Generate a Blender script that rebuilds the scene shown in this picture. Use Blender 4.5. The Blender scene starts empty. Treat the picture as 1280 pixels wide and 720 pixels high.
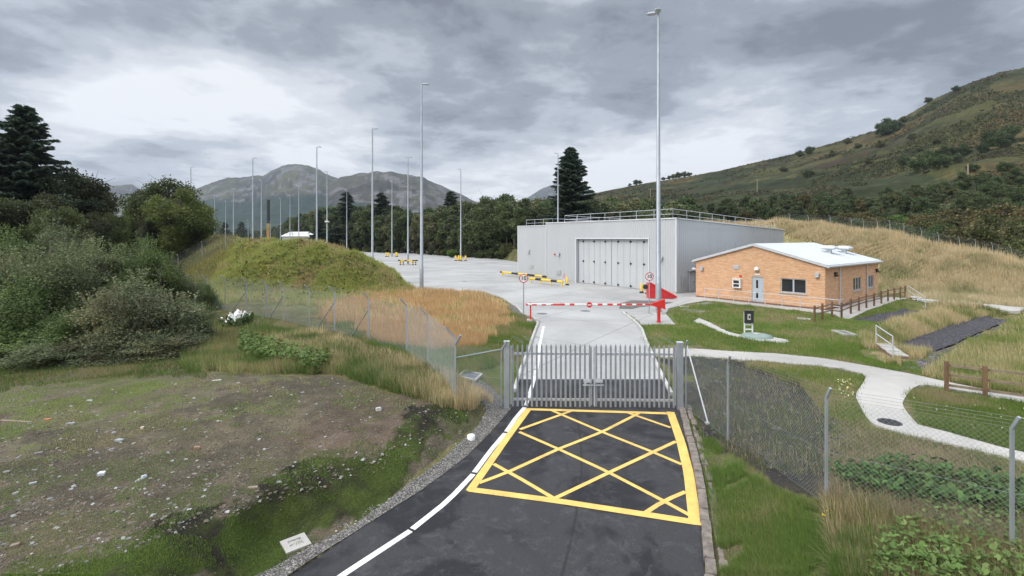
import bpy, bmesh, math, random
import numpy as np
from mathutils import Vector, Matrix
R = math.radians
rng = np.random.default_rng(7)
random.seed(7)
SC = bpy.context.scene
COL = SC.collection

# ------------------------------------------------------------------ camera
F, HX, HY, CZ = 604.0, 640.0, 297.0, 5.7          # photo pixels (1280x720) and metres
cam = bpy.data.cameras.new("camera"); camo = bpy.data.objects.new("camera", cam); COL.objects.link(camo)
camo.location = (0, 0, CZ); camo.rotation_euler = (R(90), 0, 0)
cam.sensor_width = 36; cam.lens = F / 1280 * 36; cam.shift_y = -(360 - HY) / 1280
cam.clip_start = 0.1; cam.clip_end = 9000
SC.camera = camo

# ------------------------------------------------------------------ sky
SUN_EL, SUN_AZ = 40, 240       # azimuth clockwise from +Y (the view direction): behind and to the left
W = bpy.data.worlds.new("World"); SC.world = W; W.use_nodes = True
nt = W.node_tree; N = nt.nodes; L = nt.links; N.clear()
def nd(t, **k):
    n = N.new(t)
    for a, b in k.items(): setattr(n, a, b)
    return n
def mth(op, a, b=None, c=None, clamp=False):
    n = nd('ShaderNodeMath', operation=op); n.use_clamp = clamp
    for i, v in enumerate((a, b, c)):
        if v is None: continue
        if isinstance(v, (int, float)): n.inputs[i].default_value = v
        else: L.new(v, n.inputs[i])
    return n.outputs[0]
tc = nd('ShaderNodeTexCoord')
nrm = nd('ShaderNodeVectorMath', operation='NORMALIZE'); L.new(tc.outputs['Generated'], nrm.inputs[0])
sp = nd('ShaderNodeSeparateXYZ'); L.new(nrm.outputs[0], sp.inputs[0])
dx, dy, dz = sp.outputs
zz = mth('MAXIMUM', dz, 0.0)
den = mth('ADD', zz, 0.15)
cx = mth('DIVIDE', dx, den); cy = mth('DIVIDE', dy, den)
cb = nd('ShaderNodeCombineXYZ'); L.new(cx, cb.inputs[0]); L.new(cy, cb.inputs[1])
def noise(vec, sc, det, rough, off, dist=0.0):
    m = nd('ShaderNodeMapping'); m.inputs['Location'].default_value = off
    L.new(vec, m.inputs['Vector'])
    n = nd('ShaderNodeTexNoise'); n.inputs['Scale'].default_value = sc; n.inputs['Detail'].default_value = det
    n.inputs['Roughness'].default_value = rough; n.inputs['Distortion'].default_value = dist
    L.new(m.outputs[0], n.inputs['Vector']); return n.outputs['Fac']
n1 = noise(cb.outputs[0], 0.85, 7, 0.52, (3.1, 1.7, 0), 0.25)
n2 = noise(cb.outputs[0], 2.3, 6, 0.55, (7.3, 4.4, 2.0), 0.2)
# where the cloud layer is thick or thin, as directions in the sky: u = x/y, v = z/y
yy = mth('MAXIMUM', dy, 0.15)
u = mth('DIVIDE', dx, yy); v = mth('DIVIDE', dz, yy)
wob = mth('MULTIPLY', mth('SUBTRACT', n1, 0.5), 0.35)
def blob(u0, v0, su, sv, amp):
    a = mth('POWER', mth('DIVIDE', mth('SUBTRACT', mth('ADD', u, wob), u0), su), 2)
    b = mth('POWER', mth('DIVIDE', mth('SUBTRACT', mth('ADD', v, mth('MULTIPLY', wob, 0.25)), v0), sv), 2)
    e = mth('POWER', 2.718, mth('MULTIPLY', mth('ADD', a, b), -1))
    return mth('MULTIPLY', e, amp)
def absblob(*a): return blob(*a)
val = mth('ADD', mth('MULTIPLY', mth('SUBTRACT', n1, 0.5), 2.0), mth('MULTIPLY', mth('SUBTRACT', n2, 0.5), 1.15))
n5 = noise(cb.outputs[0], 6.5, 5, 0.6, (1.3, 9.4, 5.0), 0.3); val = mth('ADD', val, mth('MULTIPLY', mth('SUBTRACT', n5, 0.5), 0.45))
val = mth('ADD', val, 0.46)
for b in [(-0.72, 0.31, 0.36, 0.065, 0.27), (-0.42, 0.245, 0.38, 0.06, 0.20), (-0.95, 0.21, 0.5, 0.08, 0.22),
          (-0.15, 0.16, 0.55, 0.07, 0.22), (0.45, 0.19, 0.30, 0.07, 0.30), (0.62, 0.26, 0.2, 0.04, 0.12), (0.1, 0.02, 1.0, 0.13, 0.24),
          (-0.45, 0.47, 0.75, 0.085, -0.26), (0.72, 0.42, 0.33, 0.10, -0.26), (0.0, 0.30, 0.2, 0.05, -0.06), (-1.1, 0.34, 0.2, 0.05, -0.15),
          (1.0, 0.33, 0.35, 0.1, -0.15), (-0.62, 0.13, 0.6, 0.02, -0.10), (-0.55, 0.22, 0.10, 0.03, -0.14), (0.38, 0.30, 0.2, 0.05, -0.06)]:
    val = mth('ADD', val, blob(*b))
cr = nd('ShaderNodeValToRGB'); L.new(val, cr.inputs[0]); cr.color_ramp.interpolation = 'EASE'
els = cr.color_ramp.elements
els[0].position = 0.0; els[0].color = (0.160, 0.174, 0.202, 1)
els[1].position = 1.12 if False else 1.0; els[1].color = (0.75, 0.762, 0.785, 1)
for p_, c_ in ((0.26, (0.262, 0.284, 0.322)), (0.52, (0.42, 0.448, 0.495)), (0.74, (0.585, 0.605, 0.64))):
    e = els.new(p_); e.color = (*c_, 1)
sky = nd('ShaderNodeTexSky', sky_type='NISHITA'); sky.sun_disc = False
sky.sun_elevation = R(SUN_EL); sky.sun_rotation = R(SUN_AZ); sky.dust_density = 2.0
skm = nd('ShaderNodeVectorMath', operation='SCALE'); L.new(sky.outputs[0], skm.inputs[0]); skm.inputs['Scale'].default_value = 0.10
# an overcast sky is about three times as bright overhead as near the horizon
zen = nd('ShaderNodeMapRange', interpolation_type='SMOOTHSTEP'); L.new(dz, zen.inputs[0])
zen.inputs['From Min'].default_value = 0.42; zen.inputs['From Max'].default_value = 0.95
zen.inputs['To Min'].default_value = 1.0; zen.inputs['To Max'].default_value = 4.3
cl = nd('ShaderNodeVectorMath', operation='SCALE'); L.new(cr.outputs[0], cl.inputs[0]); 
bk_ = mth('ADD', mth('MULTIPLY', dx, -0.75), mth('MULTIPLY', dy, -0.65))     # added brightening of the unseen sky behind left, to light the hall's front
bk_ = mth('MAXIMUM', mth('SUBTRACT', bk_, 0.25), 0.0)
L.new(mth('MULTIPLY', zen.outputs[0], mth('ADD', mth('MULTIPLY', bk_, 1.9), 1.0)), cl.inputs['Scale'])
mx = nd('ShaderNodeMix', data_type='RGBA'); mx.inputs['Factor'].default_value = 0.90
L.new(skm.outputs[0], mx.inputs[6]); L.new(cl.outputs[0], mx.inputs[7])
bg = nd('ShaderNodeBackground'); bg.inputs[1].default_value = 1.14; L.new(mx.outputs[2], bg.inputs[0])
ow = nd('ShaderNodeOutputWorld'); L.new(bg.outputs[0], ow.inputs[0])

sun = bpy.data.lights.new("sun", 'SUN'); so = bpy.data.objects.new("sun", sun); COL.objects.link(so)
sun.energy = 1.5; sun.angle = R(14); sun.color = (1.0, 0.93, 0.82)
sd = Vector((math.sin(R(SUN_AZ)) * math.cos(R(SUN_EL)), math.cos(R(SUN_AZ)) * math.cos(R(SUN_EL)), math.sin(R(SUN_EL))))
so.rotation_euler = sd.to_track_quat('Z', 'Y').to_euler(); so.location = sd * 60

vs = SC.view_settings
vs.view_transform = 'Standard'; vs.look = 'None'; vs.exposure = 0.22; vs.gamma = 1.0; vs.use_curve_mapping = False
SC.display_settings.display_device = 'sRGB'
SC.cycles.max_bounces = 6; SC.cycles.diffuse_bounces = 3; SC.cycles.transparent_max_bounces = 12
SC.cycles.use_denoising = True; SC.cycles.volume_bounces = 0

# ------------------------------------------------------------------ helpers: objects
def meta(o, label=None, cat=None, group=None, kind=None):
    if label: o['label'] = label
    if cat: o['category'] = cat
    if group: o['group'] = group
    if kind: o['kind'] = kind
    return o
def empty(name, loc, rz=0, label=None, cat=None, group=None):
    o = bpy.data.objects.new(name, None); COL.objects.link(o)
    o.location = loc; o.rotation_euler = (0, 0, rz); o.empty_display_size = .3
    return meta(o, label, cat, group)
def copy_tree(o, parent=None):
    c = o.copy(); COL.objects.link(c)
    if parent is not None: c.parent = parent
    for ch in list(o.children): copy_tree(ch, c)
    return c
class MB:
    def __init__(s): s.v = []; s.f = []; s.m = []; s.sm = []
    def add(s, vs, fs, mi=0, smooth=False):
        b = len(s.v); s.v += [tuple(q) for q in vs]
        for f in fs: s.f.append([b + i for i in f]); s.m.append(mi); s.sm.append(smooth)
        return s
    def box(s, x0, x1, y0, y1, z0, z1, mi=0, M=None):
        q = [(x, y, z) for z in (z0, z1) for y in (y0, y1) for x in (x0, x1)]
        if M is not None: q = [M @ Vector(p) for p in q]
        return s.add(q, [(0,2,3,1),(4,5,7,6),(0,1,5,4),(2,6,7,3),(0,4,6,2),(1,3,7,5)], mi)
    def cbox(s, c, d, rz=0, mi=0):
        M = Matrix.Translation(c) @ Matrix.Rotation(rz, 4, 'Z')
        return s.box(-d[0]/2, d[0]/2, -d[1]/2, d[1]/2, -d[2]/2, d[2]/2, mi, M)
    def tube(s, p0, p1, r0, r1=None, n=8, mi=0, cap=True, smooth=True, roll=0.0):
        r1 = r0 if r1 is None else r1
        p0 = Vector(p0); p1 = Vector(p1); d = (p1 - p0)
        if d.length < 1e-6: return s
        q = d.to_track_quat('Z', 'Y'); a = q @ Vector((1,0,0)); b = q @ Vector((0,1,0))
        vs = []
        for p, r in ((p0, r0), (p1, r1)):
            for i in range(n):
                t = 2*math.pi*i/n + roll; vs.append(p + a*(r*math.cos(t)) + b*(r*math.sin(t)))
        s.add(vs, [(i, (i+1) % n, n+(i+1) % n, n+i) for i in range(n)], mi, smooth)
        if cap: s.add(vs, [tuple(range(n))[::-1], tuple(range(n, 2*n))], mi)
        return s
    def bar(s, p0, p1, w, h, mi=0):
        p0 = Vector(p0); p1 = Vector(p1); d = (p1-p0).normalized()
        up = Vector((0,0,1)) if abs(d.z) < .95 else Vector((0,1,0))
        sx = d.cross(up).normalized(); uz = sx.cross(d).normalized()
        q = [p + sx*(i*w/2) + uz*(j*h/2) for p in (p0, p1) for j in (-1, 1) for i in (-1, 1)]
        return s.add(q, [(0,1,3,2),(4,6,7,5),(0,4,5,1),(2,3,7,6),(0,2,6,4),(1,5,7,3)], mi)
    def path(s, pts, r, n=6, mi=0):
        for a, b in zip(pts[:-1], pts[1:]): s.tube(a, b, r, r, n, mi, cap=True)
        return s
    def lathe(s, prof, n=16, mi=0, c=(0,0,0), smooth=True):
        vs = []
        for r, z in prof:
            for i in range(n):
                t = 2*math.pi*i/n; vs.append((c[0]+r*math.cos(t), c[1]+r*math.sin(t), c[2]+z))
        fs = [(k*n+i, k*n+(i+1) % n, (k+1)*n+(i+1) % n, (k+1)*n+i) for k in range(len(prof)-1) for i in range(n)]
        s.add(vs, fs, mi, smooth)
        m = len(prof)-1
        return s.add([vs[m*n+i] for i in range(n)], [tuple(range(n))], mi)
    def sweep(s, pts, prof, mi=0, closed=False):
        """profile [(offset to the right, up)] swept along a ground polyline of 3-D points"""
        P = [Vector(p) for p in pts]; n = len(prof); vs = []
        for i, p in enumerate(P):
            a = P[max(i-1, 0)]; b = P[min(i+1, len(P)-1)]
            d = Vector((b.x-a.x, b.y-a.y, 0)).normalized(); rt = Vector((d.y, -d.x, 0))
            for o, up in prof: vs.append(p + rt*o + Vector((0,0,up)))
        fs = [(k*n+i, k*n+(i+1) % n, (k+1)*n+(i+1) % n, (k+1)*n+i) for k in range(len(P)-1) for i in range(n)]
        s.add(vs, fs, mi)
        return s.add(vs, [tuple(range(n)), tuple(range(len(P)*n-n, len(P)*n))[::-1]], mi)
    def build(s, name, mats, parent=None, kind=None):
        me = bpy.data.meshes.new(name); me.from_pydata([tuple(q) for q in s.v], [], s.f)
        if not isinstance(mats, (list, tuple)): mats = [mats]
        for m in mats: me.materials.append(m)
        me.polygons.foreach_set('material_index', s.m); me.polygons.foreach_set('use_smooth', s.sm)
        me.validate(); me.update()
        o = bpy.data.objects.new(name, me); COL.objects.link(o)
        if parent is not None: o.parent = parent
        if kind: o['kind'] = kind
        return o
def np_mesh(name, V, Fc, mats, cols=None, smooth=False, parent=None, extra=None, mat_idx=None):
    """numpy mesh; Fc = (n,3) or (n,4) faces; cols per vertex"""
    me = bpy.data.meshes.new(name); k = Fc.shape[1]
    me.vertices.add(len(V)); me.vertices.foreach_set('co', np.ascontiguousarray(V, dtype=np.float32).ravel())
    me.loops.add(Fc.size); me.loops.foreach_set('vertex_index', Fc.astype(np.int32).ravel())
    me.polygons.add(len(Fc)); me.polygons.foreach_set('loop_start', np.arange(0, Fc.size, k, dtype=np.int32))
    me.polygons.foreach_set('loop_total', np.full(len(Fc), k, dtype=np.int32))
    me.update(calc_edges=True)
    me.polygons.foreach_set('use_smooth', np.full(len(Fc), smooth, dtype=bool))
    for m in (mats if isinstance(mats, (list, tuple)) else [mats]): me.materials.append(m)
    if mat_idx is not None: me.polygons.foreach_set('material_index', mat_idx.astype(np.int32))
    if cols is not None:
        at = me.color_attributes.new('Col', 'FLOAT_COLOR', 'POINT')
        c4 = np.ones((len(V), 4), dtype=np.float32); c4[:, :3] = cols; at.data.foreach_set('color', c4.ravel())
    for kx, vx in (extra or {}).items():
        at = me.attributes.new(kx, 'FLOAT', 'POINT'); at.data.foreach_set('value', vx.astype(np.float32))
    o = bpy.data.objects.new(name, me); COL.objects.link(o)
    if parent is not None: o.parent = parent
    return o

# ------------------------------------------------------------------ helpers: materials
class MT:
    def __init__(s, name, rough=.8, metal=0.0, spec=.3):
        s.m = bpy.data.materials.new(name); s.m.use_nodes = True; s.t = s.m.node_tree; s.t.nodes.clear()
        s.o = s.n('ShaderNodeOutputMaterial'); s.b = s.n('ShaderNodeBsdfPrincipled'); s.l(s.b.outputs[0], s.o.inputs[0])
        s.b.inputs['Roughness'].default_value = rough; s.b.inputs['Metallic'].default_value = metal
        s.b.inputs['Specular IOR Level'].default_value = spec
        s.tc = s.n('ShaderNodeTexCoord')
    def n(s, t, **k):
        n = s.t.nodes.new(t)
        for a, b in k.items(): setattr(n, a, b)
        return n
    def l(s, a, b): s.t.links.new(a, b)
    def val(s, x, inp):
        if isinstance(x, (int, float)): inp.default_value = x
        elif isinstance(x, tuple): inp.default_value = (*x, 1) if len(x) == 3 and inp.type == 'RGBA' else x
        else: s.l(x, inp)
    def noise(s, sc, det=4, rough=.55, vec=None, scale3=None, dist=0):
        n = s.n('ShaderNodeTexNoise'); n.inputs['Scale'].default_value = sc; n.inputs['Detail'].default_value = det
        n.inputs['Roughness'].default_value = rough; n.inputs['Distortion'].default_value = dist
        v = vec or s.tc.outputs['Object']
        if scale3:
            mp = s.n('ShaderNodeMapping'); mp.inputs['Scale'].default_value = scale3; s.l(v, mp.inputs[0]); v = mp.outputs[0]
        s.l(v, n.inputs['Vector']); return n.outputs['Fac']
    def vor(s, sc, feat='F1', vec=None, out='Distance'):
        n = s.n('ShaderNodeTexVoronoi', feature=feat); n.inputs['Scale'].default_value = sc
        s.l(vec or s.tc.outputs['Object'], n.inputs['Vector']); return n.outputs[out]
    def rng(s, x, a, b, c=0., d=1., smooth=False):
        n = s.n('ShaderNodeMapRange'); n.interpolation_type = 'SMOOTHSTEP' if smooth else 'LINEAR'
        s.l(x, n.inputs[0])
        for i, q in enumerate((a, b, c, d)): n.inputs[i+1].default_value = q
        return n.outputs[0]
    def mix(s, f, a, b, mode='MIX'):
        n = s.n('ShaderNodeMix', data_type='RGBA', blend_type=mode)
        s.val(f, n.inputs['Factor']); s.val(a, n.inputs[6]); s.val(b, n.inputs[7]); return n.outputs[2]
    def math(s, op, a, b=0.0):
        n = s.n('ShaderNodeMath', operation=op); s.val(a, n.inputs[0]); s.val(b, n.inputs[1]); return n.outputs[0]
    def mul(s, col, x):
        n = s.n('ShaderNodeVectorMath', operation='SCALE'); s.val(col, n.inputs[0]) if not isinstance(col, tuple) else setattr(n.inputs[0], 'default_value', col)
        s.val(x, n.inputs['Scale']); return n.outputs[0]
    def bump(s, h, st=.4, dist=.02):
        n = s.n('ShaderNodeBump'); n.inputs['Strength'].default_value = st; n.inputs['Distance'].default_value = dist
        s.l(h, n.inputs['Height']); s.l(n.outputs[0], s.b.inputs['Normal']); return s
    def col(s, c): s.val(c, s.b.inputs['Base Color']); return s
    def attr(s, name, out='Color'):
        n = s.n('ShaderNodeAttribute'); n.attribute_name = name; return n.outputs[out]
def plain(name, c, rough=.7, metal=0.0, var=.25, sc=3.0, bump=0.0, spec=.3, scale3=None):
    m = MT(name, rough, metal, spec)
    f = m.rng(m.noise(sc, 5, .6, scale3=scale3), .25, .75, 1-var, 1+var)
    m.col(m.mul(c, f))
    if bump: m.bump(m.noise(sc*6, 4), bump, .01)
    return m.m
def lin(r, g, b):
    return tuple(((q/255)/12.92 if q/255 <= .04045 else ((q/255+.055)/1.055)**2.4) for q in (r, g, b))

m_galv = plain('galvanised_steel', (.40, .43, .46), .45, .55, .18, 4, scale3=(1, 1, .4))
m_galv_lt = plain('pale_galvanised_steel', (.56, .58, .60), .5, .4, .15, 5)
m_wire = plain('wire', (.33, .35, .36), .55, .4, .1, 2)
m_dark = plain('dark_plastic', (.03, .032, .035), .5)
m_white = plain('white_paint', (.72, .72, .70), .5, var=.08)
m_red = plain('red_paint', (.62, .035, .03), .45, var=.15)
m_redd = plain('deep_red_steel', (.48, .03, .035), .5, var=.2)
m_yel = plain('yellow_paint', (.80, .52, .04), .5, var=.12)
m_blk = plain('black_paint', (.03, .03, .035), .5)
m_clad = plain('grey_cladding', (.455, .47, .48), .5, 0.0, .05, .35, spec=.4, scale3=(1, 1, .25))
m_cladtrim = plain('pale_trim', (.60, .615, .63), .45, 0.0, .05, 1)
m_doorp = plain('door_panel_paint', (.48, .495, .505), .45, 0, .05, .6)
m_frame = plain('window_frame_paint', (.42, .45, .48), .5, var=.06)
m_doorblue = plain('pale_blue_grey_door_paint', (.42, .46, .50), .5, var=.05)
m_glass = MT('dark_glass', .08, 0, .6); m_glass.col((.018, .02, .022)); m_glass = m_glass.m
m_roof = plain('roof_sheet', (.60, .63, .65), .42, .15, .06, .5, spec=.4)
m_wood = plain('weathered_fence_wood', (.16, .095, .055), .85, var=.35, sc=6, bump=.2, scale3=(1, 1, .25))
m_woodrail = plain('rail_wood', (.22, .17, .12), .85, var=.3, sc=6, bump=.2)
m_polewood = plain('pole_wood', (.30, .24, .18), .85, var=.2)
m_concpre = plain('precast_concrete', (.42, .41, .38), .85, var=.25, sc=5, bump=.15)
m_kerb = plain('kerb_stone', (.44, .43, .41), .85, var=.3, sc=2.5, bump=.2)
m_oldkerb = plain('old_mossy_kerb_stone', (.20, .17, .145), .9, var=.5, sc=5, bump=.4)
m_cover = plain('metal_cover', (.17, .18, .20), .6, .3, .25, 8)
m_castiron = plain('cast_iron', (.045, .045, .05), .6, .3)
m_glassgrp = plain('pale_green_lid', (.23, .29, .26), .6, var=.1)
m_paver = plain('step_brick', (.21, .13, .10), .9, var=.3, sc=9)

def brick_mat():
    m = MT('buff_orange_brick', .85, 0, .2)
    s = m.n('ShaderNodeSeparateXYZ'); m.l(m.tc.outputs['Object'], s.inputs[0])
    c = m.n('ShaderNodeCombineXYZ'); m.l(m.math('ADD', s.outputs[0], s.outputs[1]), c.inputs[0]); m.l(s.outputs[2], c.inputs[1])
    b = m.n('ShaderNodeTexBrick'); m.l(c.outputs[0], b.inputs['Vector'])
    b.inputs['Scale'].default_value = 1; b.inputs['Brick Width'].default_value = .225; b.inputs['Row Height'].default_value = .075
    b.inputs['Mortar Size'].default_value = .008; b.inputs['Bias'].default_value = -.1
    b.inputs['Color1'].default_value = (.55, .29, .155, 1); b.inputs['Color2'].default_value = (.66, .40, .235, 1)
    b.inputs['Mortar'].default_value = (.58, .42, .28, 1)
    n = m.noise(3.0, 5, .7, vec=c.outputs[0], scale3=(.35, 3.2, 1))
    k = m.rng(n, .3, .72, .78, 1.22)
    pale = m.rng(m.noise(1.1, 5, .6, vec=c.outputs[0], scale3=(.6, 1.5, 1)), .62, .75, 0, .5, True)
    m.col(m.mix(pale, m.mul(b.outputs[0], k), (.74, .55, .39)))
    m.bump(b.outputs['Fac'], .25, .006); return m.m
m_brick = brick_mat()

def conc_mat(name, c, joints=None, stain=(.19, .185, .17)):
    m = MT(name, .82, 0, .25)
    a = m.noise(.16, 6, .62, dist=.4); b_ = m.noise(1.8, 5, .6); st = m.noise(.07, 5, .7, scale3=(.5, 1.6, 1), dist=.8)
    k = m.math('MULTIPLY', m.rng(a, .28, .72, .74, 1.16), m.rng(b_, .2, .8, .93, 1.07))
    cc = m.mix(m.rng(st, .50, .70, 0, .6, True), m.mul(c, k), stain)
    if joints:
        s = m.n('ShaderNodeSeparateXYZ'); mp = m.n('ShaderNodeMapping'); mp.inputs['Rotation'].default_value = (0, 0, R(35))
        m.l(m.tc.outputs['Object'], mp.inputs[0]); m.l(mp.outputs[0], s.inputs[0])
        ln = None
        for i in (0, 1):
            q = m.math('ABSOLUTE', m.math('SUBTRACT', m.math('FRACT', m.math('DIVIDE', s.outputs[i], joints)), .5))
            e = m.rng(q, .494, .4965)
            ln = e if ln is None else m.math('MAXIMUM', ln, e)
        cc = m.mix(m.math('MULTIPLY', ln, .7), cc, (.12, .12, .12))
    m.col(cc); m.bump(m.noise(40, 4), .15, .004); return m.m
m_conc = conc_mat('yard_concrete', (.39, .385, .37), 6.0)
m_pathc = conc_mat('path_concrete', (.45, .43, .40), None, (.36, .30, .25))

def asphalt_mat():
    m = MT('new_asphalt', .78, 0, .35)
    a = m.noise(.45, 7, .62, dist=.7); fine = m.noise(95, 3, .6)
    wet = m.rng(a, .47, .57, 0, 1, True)
    c = m.mix(wet, (.036, .0355, .037), (.013, .013, .0145))
    c = m.mix(m.rng(m.noise(2.2, 8, .78, dist=.5), .50, .66, 0, .5, True), c, (.078, .077, .079))
    sp_ = m.rng(m.vor(75, 'F1'), .12, .22, 1, 0)
    c = m.mul(c, m.rng(fine, .25, .75, .35, 1.9))
    c = m.mix(m.math('MULTIPLY', sp_, m.rng(m.noise(8, 3), .5, .7, 0, .25)), c, (.30, .29, .28))
    # paving seams where two passes of the paver met, and a few stray pale chips
    s = m.n('ShaderNodeSeparateXYZ'); m.l(m.tc.outputs['Object'], s.inputs[0])
    xx = m.math('ADD', s.outputs[0], m.math('MULTIPLY', m.math('POWER', m.math('SUBTRACT', 18.0, s.outputs[1]), 2.0), .018))
    q = m.math('ABSOLUTE', m.math('SUBTRACT', xx, 2.3))
    c = m.mix(m.rng(q, .012, .05, .55, 0), c, (.012, .012, .013))
    m.col(c); m.l(m.rng(wet, 0, 1, .82, .62), m.b.inputs['Roughness'])
    m.bump(fine, .5, .006); return m.m
m_asph = asphalt_mat()
def paint_mat(name, c):
    m = MT(name, .6, 0, .35)
    w = m.rng(m.math('ADD', m.math('MULTIPLY', m.noise(30, 5, .75), .6), m.math('MULTIPLY', m.noise(1.3, 4, .6), .4)), .53, .64, 0, .6, True)
    d = m.rng(m.noise(2.4, 7, .75), .3, .75, .74, 1.08)
    m.col(m.mix(w, m.mul(c, d), (.16, .14, .10))); m.bump(m.noise(90, 3), .3, .003); return m.m
m_pyel = paint_mat('yellow_road_paint', (.84, .55, .15)); m_pwhite = paint_mat('white_road_paint', (.80, .80, .80))
def gravel_mat(name, c, sc=28, dark=.35):
    m = MT(name, .9, 0, .2)
    v_ = m.n('ShaderNodeTexVoronoi'); v_.inputs['Scale'].default_value = sc; m.l(m.tc.outputs['Object'], v_.inputs[0])
    s = m.n('ShaderNodeSeparateColor'); m.l(v_.outputs['Color'], s.inputs[0])
    k = m.rng(s.outputs[0], 0, 1, .55, 1.6); ed = m.rng(v_.outputs['Distance'], .25, .6, 1, dark)
    m.col(m.mul(m.mul(c, k), ed)); m.bump(m.rng(v_.outputs['Distance'], 0, .6, 1, 0), .8, .03); return m.m
m_gravel = gravel_mat('grey_gravel', (.26, .245, .225), 26)
m_slate = gravel_mat('dark_slate_chippings', (.115, .108, .120), 14)

def ground_mat():
    m = MT('ground_cover', .95, 0, .12)
    col = m.attr('Col'); st = m.attr('stony', 'Fac'); fr = m.attr('far', 'Fac')
    P = m.tc.outputs['Object']
    n1 = m.noise(1.3, 6, .65); n2 = m.noise(14, 5, .7); n3 = m.noise(.03, 8, .62)
    k = m.math('MULTIPLY', m.rng(n1, .25, .75, .68, 1.32), m.rng(n2, .2, .8, .6, 1.4))
    near = m.mul(col, k)
    far = m.mul(col, m.math('MULTIPLY', m.rng(n3, .3, .7, .5, 1.5), m.rng(m.noise(.35, 7, .7), .25, .75, .45, 1.55)))
    c = m.mix(fr, near, far)
    # pale chips of stone on the bare ground
    v_ = m.n('ShaderNodeTexVoronoi'); v_.inputs['Scale'].default_value = 15; m.l(P, v_.inputs[0])
    s = m.n('ShaderNodeSeparateColor'); m.l(v_.outputs['Color'], s.inputs[0])
    thr = m.math('MULTIPLY', m.rng(s.outputs[0], .72, 1, 0, .33), st)
    chip = m.rng(m.math('SUBTRACT', thr, v_.outputs['Distance']), 0, .03, 0, .5)
    c = m.mix(chip, c, m.mix(s.outputs[1], (.42, .40, .36), (.24, .19, .15)))
    v2 = m.n('ShaderNodeTexVoronoi'); v2.inputs['Scale'].default_value = 55; m.l(P, v2.inputs[0])
    s2 = m.n('ShaderNodeSeparateColor'); m.l(v2.outputs['Color'], s2.inputs[0])
    pebble = m.math('MULTIPLY', m.rng(s2.outputs[0], .1, 1, .72, 1.3), 1.0)
    c = m.mix(st, c, m.mul(c, pebble))
    m.col(c); 
    h = m.math('ADD', m.math('MULTIPLY', n2, 1.0), m.math('MULTIPLY', m.vor(40), m.math('MULTIPLY', st, -.6)))
    m.bump(h, .9, .06); return m.m
m_ground = ground_mat()
def leaf_mat(name, rough=.6, trans=.25):
    m = MT(name, rough, 0, .25)
    c = m.attr('Col'); n = m.n('ShaderNodeObjectInfo')
    k = m.rng(n.outputs['Random'], 0, 1, .95, 1.4)
    cc = m.mul(c, k); m.col(cc)
    tr = m.n('ShaderNodeBsdfTranslucent'); m.l(cc, tr.inputs[0])
    mxs = m.n('ShaderNodeMixShader'); mxs.inputs[0].default_value = trans
    m.l(m.b.outputs[0], mxs.inputs[1]); m.l(tr.outputs[0], mxs.inputs[2]); m.l(mxs.outputs[0], m.o.inputs[0]); return m.m
m_leaf = leaf_mat('foliage'); m_blade = leaf_mat('grass_blades', .7, .45); m_needle = leaf_mat('needles', .7, .1)
m_bark = plain('bark', (.10, .085, .07), .9, var=.4, sc=5, bump=.3)
m_birchbark = plain('birch_bark', (.26, .24, .21), .85, var=.5, sc=4, scale3=(1, 1, .6))

# ------------------------------------------------------------------ terrain heights
def zroad(y):
    y = np.asarray(y, float)
    return np.interp(y, [0, 9, 13, 18, 22, 27, 33, 36, 5000], [-.95, -.88, -.78, -.60, -.42, -.18, -.02, 0, 0])
def unp(px, py, z): 
    Y = F*(CZ-z)/(py-HY); return ((px-HX)/F*Y, Y, z)
def unroad(px, py):
    z = 0.0
    for _ in range(30): Y = F*(CZ-z)/(py-HY); z = .5*z+.5*float(zroad(Y))
    return ((px-HX)/F*Y, Y, z)
def poly_road(l): return [unroad(*q)[:2] for q in l]

E_LEFT = [(300,765),(361.7,720),(420,681),(473,646.7),(526.7,613),(583,571),(613,541),(641,508)]
E_LEFT2 = [(641,508),(645,490),(652.5,465),(655.5,457),(660,445),(667.5,422.5),(673.7,405),(669,398)]
E_LYARD = [(655,393),(647.5,384.5),(637,377.5),(625,371),(610,367),(590,364.5),(560,362.8),(520,361),(500,350),(470,335),(440,320),(430,314.2)]
E_RIGHT = [(884,765),(881,720),(878,680),(872,613),(862,563),(853,528),(848,508)]
E_RIGHT2 = [(848,508),(837,494),(825,470),(812.5,442.5),(806,427.5),(801,412.5),(792,402),(777,391)]
def split_at(edge, yv):
    for a, b in zip(edge[:-1], edge[1:]):
        if (a[1]-yv)*(b[1]-yv) <= 0:
            t = (yv-a[1])/(b[1]-a[1]) if b[1] != a[1] else 0; return (a[0]+t*(b[0]-a[0]), yv)
YA = 474
la, ra = split_at(E_LEFT2, YA), split_at(E_RIGHT2, YA)
ASPH = poly_road(E_LEFT + [p for p in E_LEFT2[1:] if p[1] > YA] + [la]) + poly_road([ra] + [p for p in E_RIGHT2[1:] if p[1] > YA][::-1] + E_RIGHT[::-1])
AB = lambda t, c=0.: (16.7 - .59*t + .807*c, 49.2 + .807*t + .59*c)    # along the hall's front wall
YARD = poly_road([la] + [p for p in E_LEFT2 if p[1] < YA] + E_LYARD) + [(-66, 200), (-52, 230), (-30, 205), (2, 111)] + [AB(30, 2), AB(-0.2, 4), AB(0, 12), (24.5, 47.9), (20, 46.4), (17.5, 46.3), (17.3, 44.2)] + \
       poly_road([(880,376),(858,379.5),(836,385.5),(832,392),(844,405.5),(802,405.8)] + [p for p in E_RIGHT2[::-1] if p[1] < 403 and 0] + [(801,412.5),(806,427.5),(812.5,442.5),ra])
APRON_BRICK = [(17.2, 46.5), (15.9, 45.4), (17.5, 44.9)]

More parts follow.
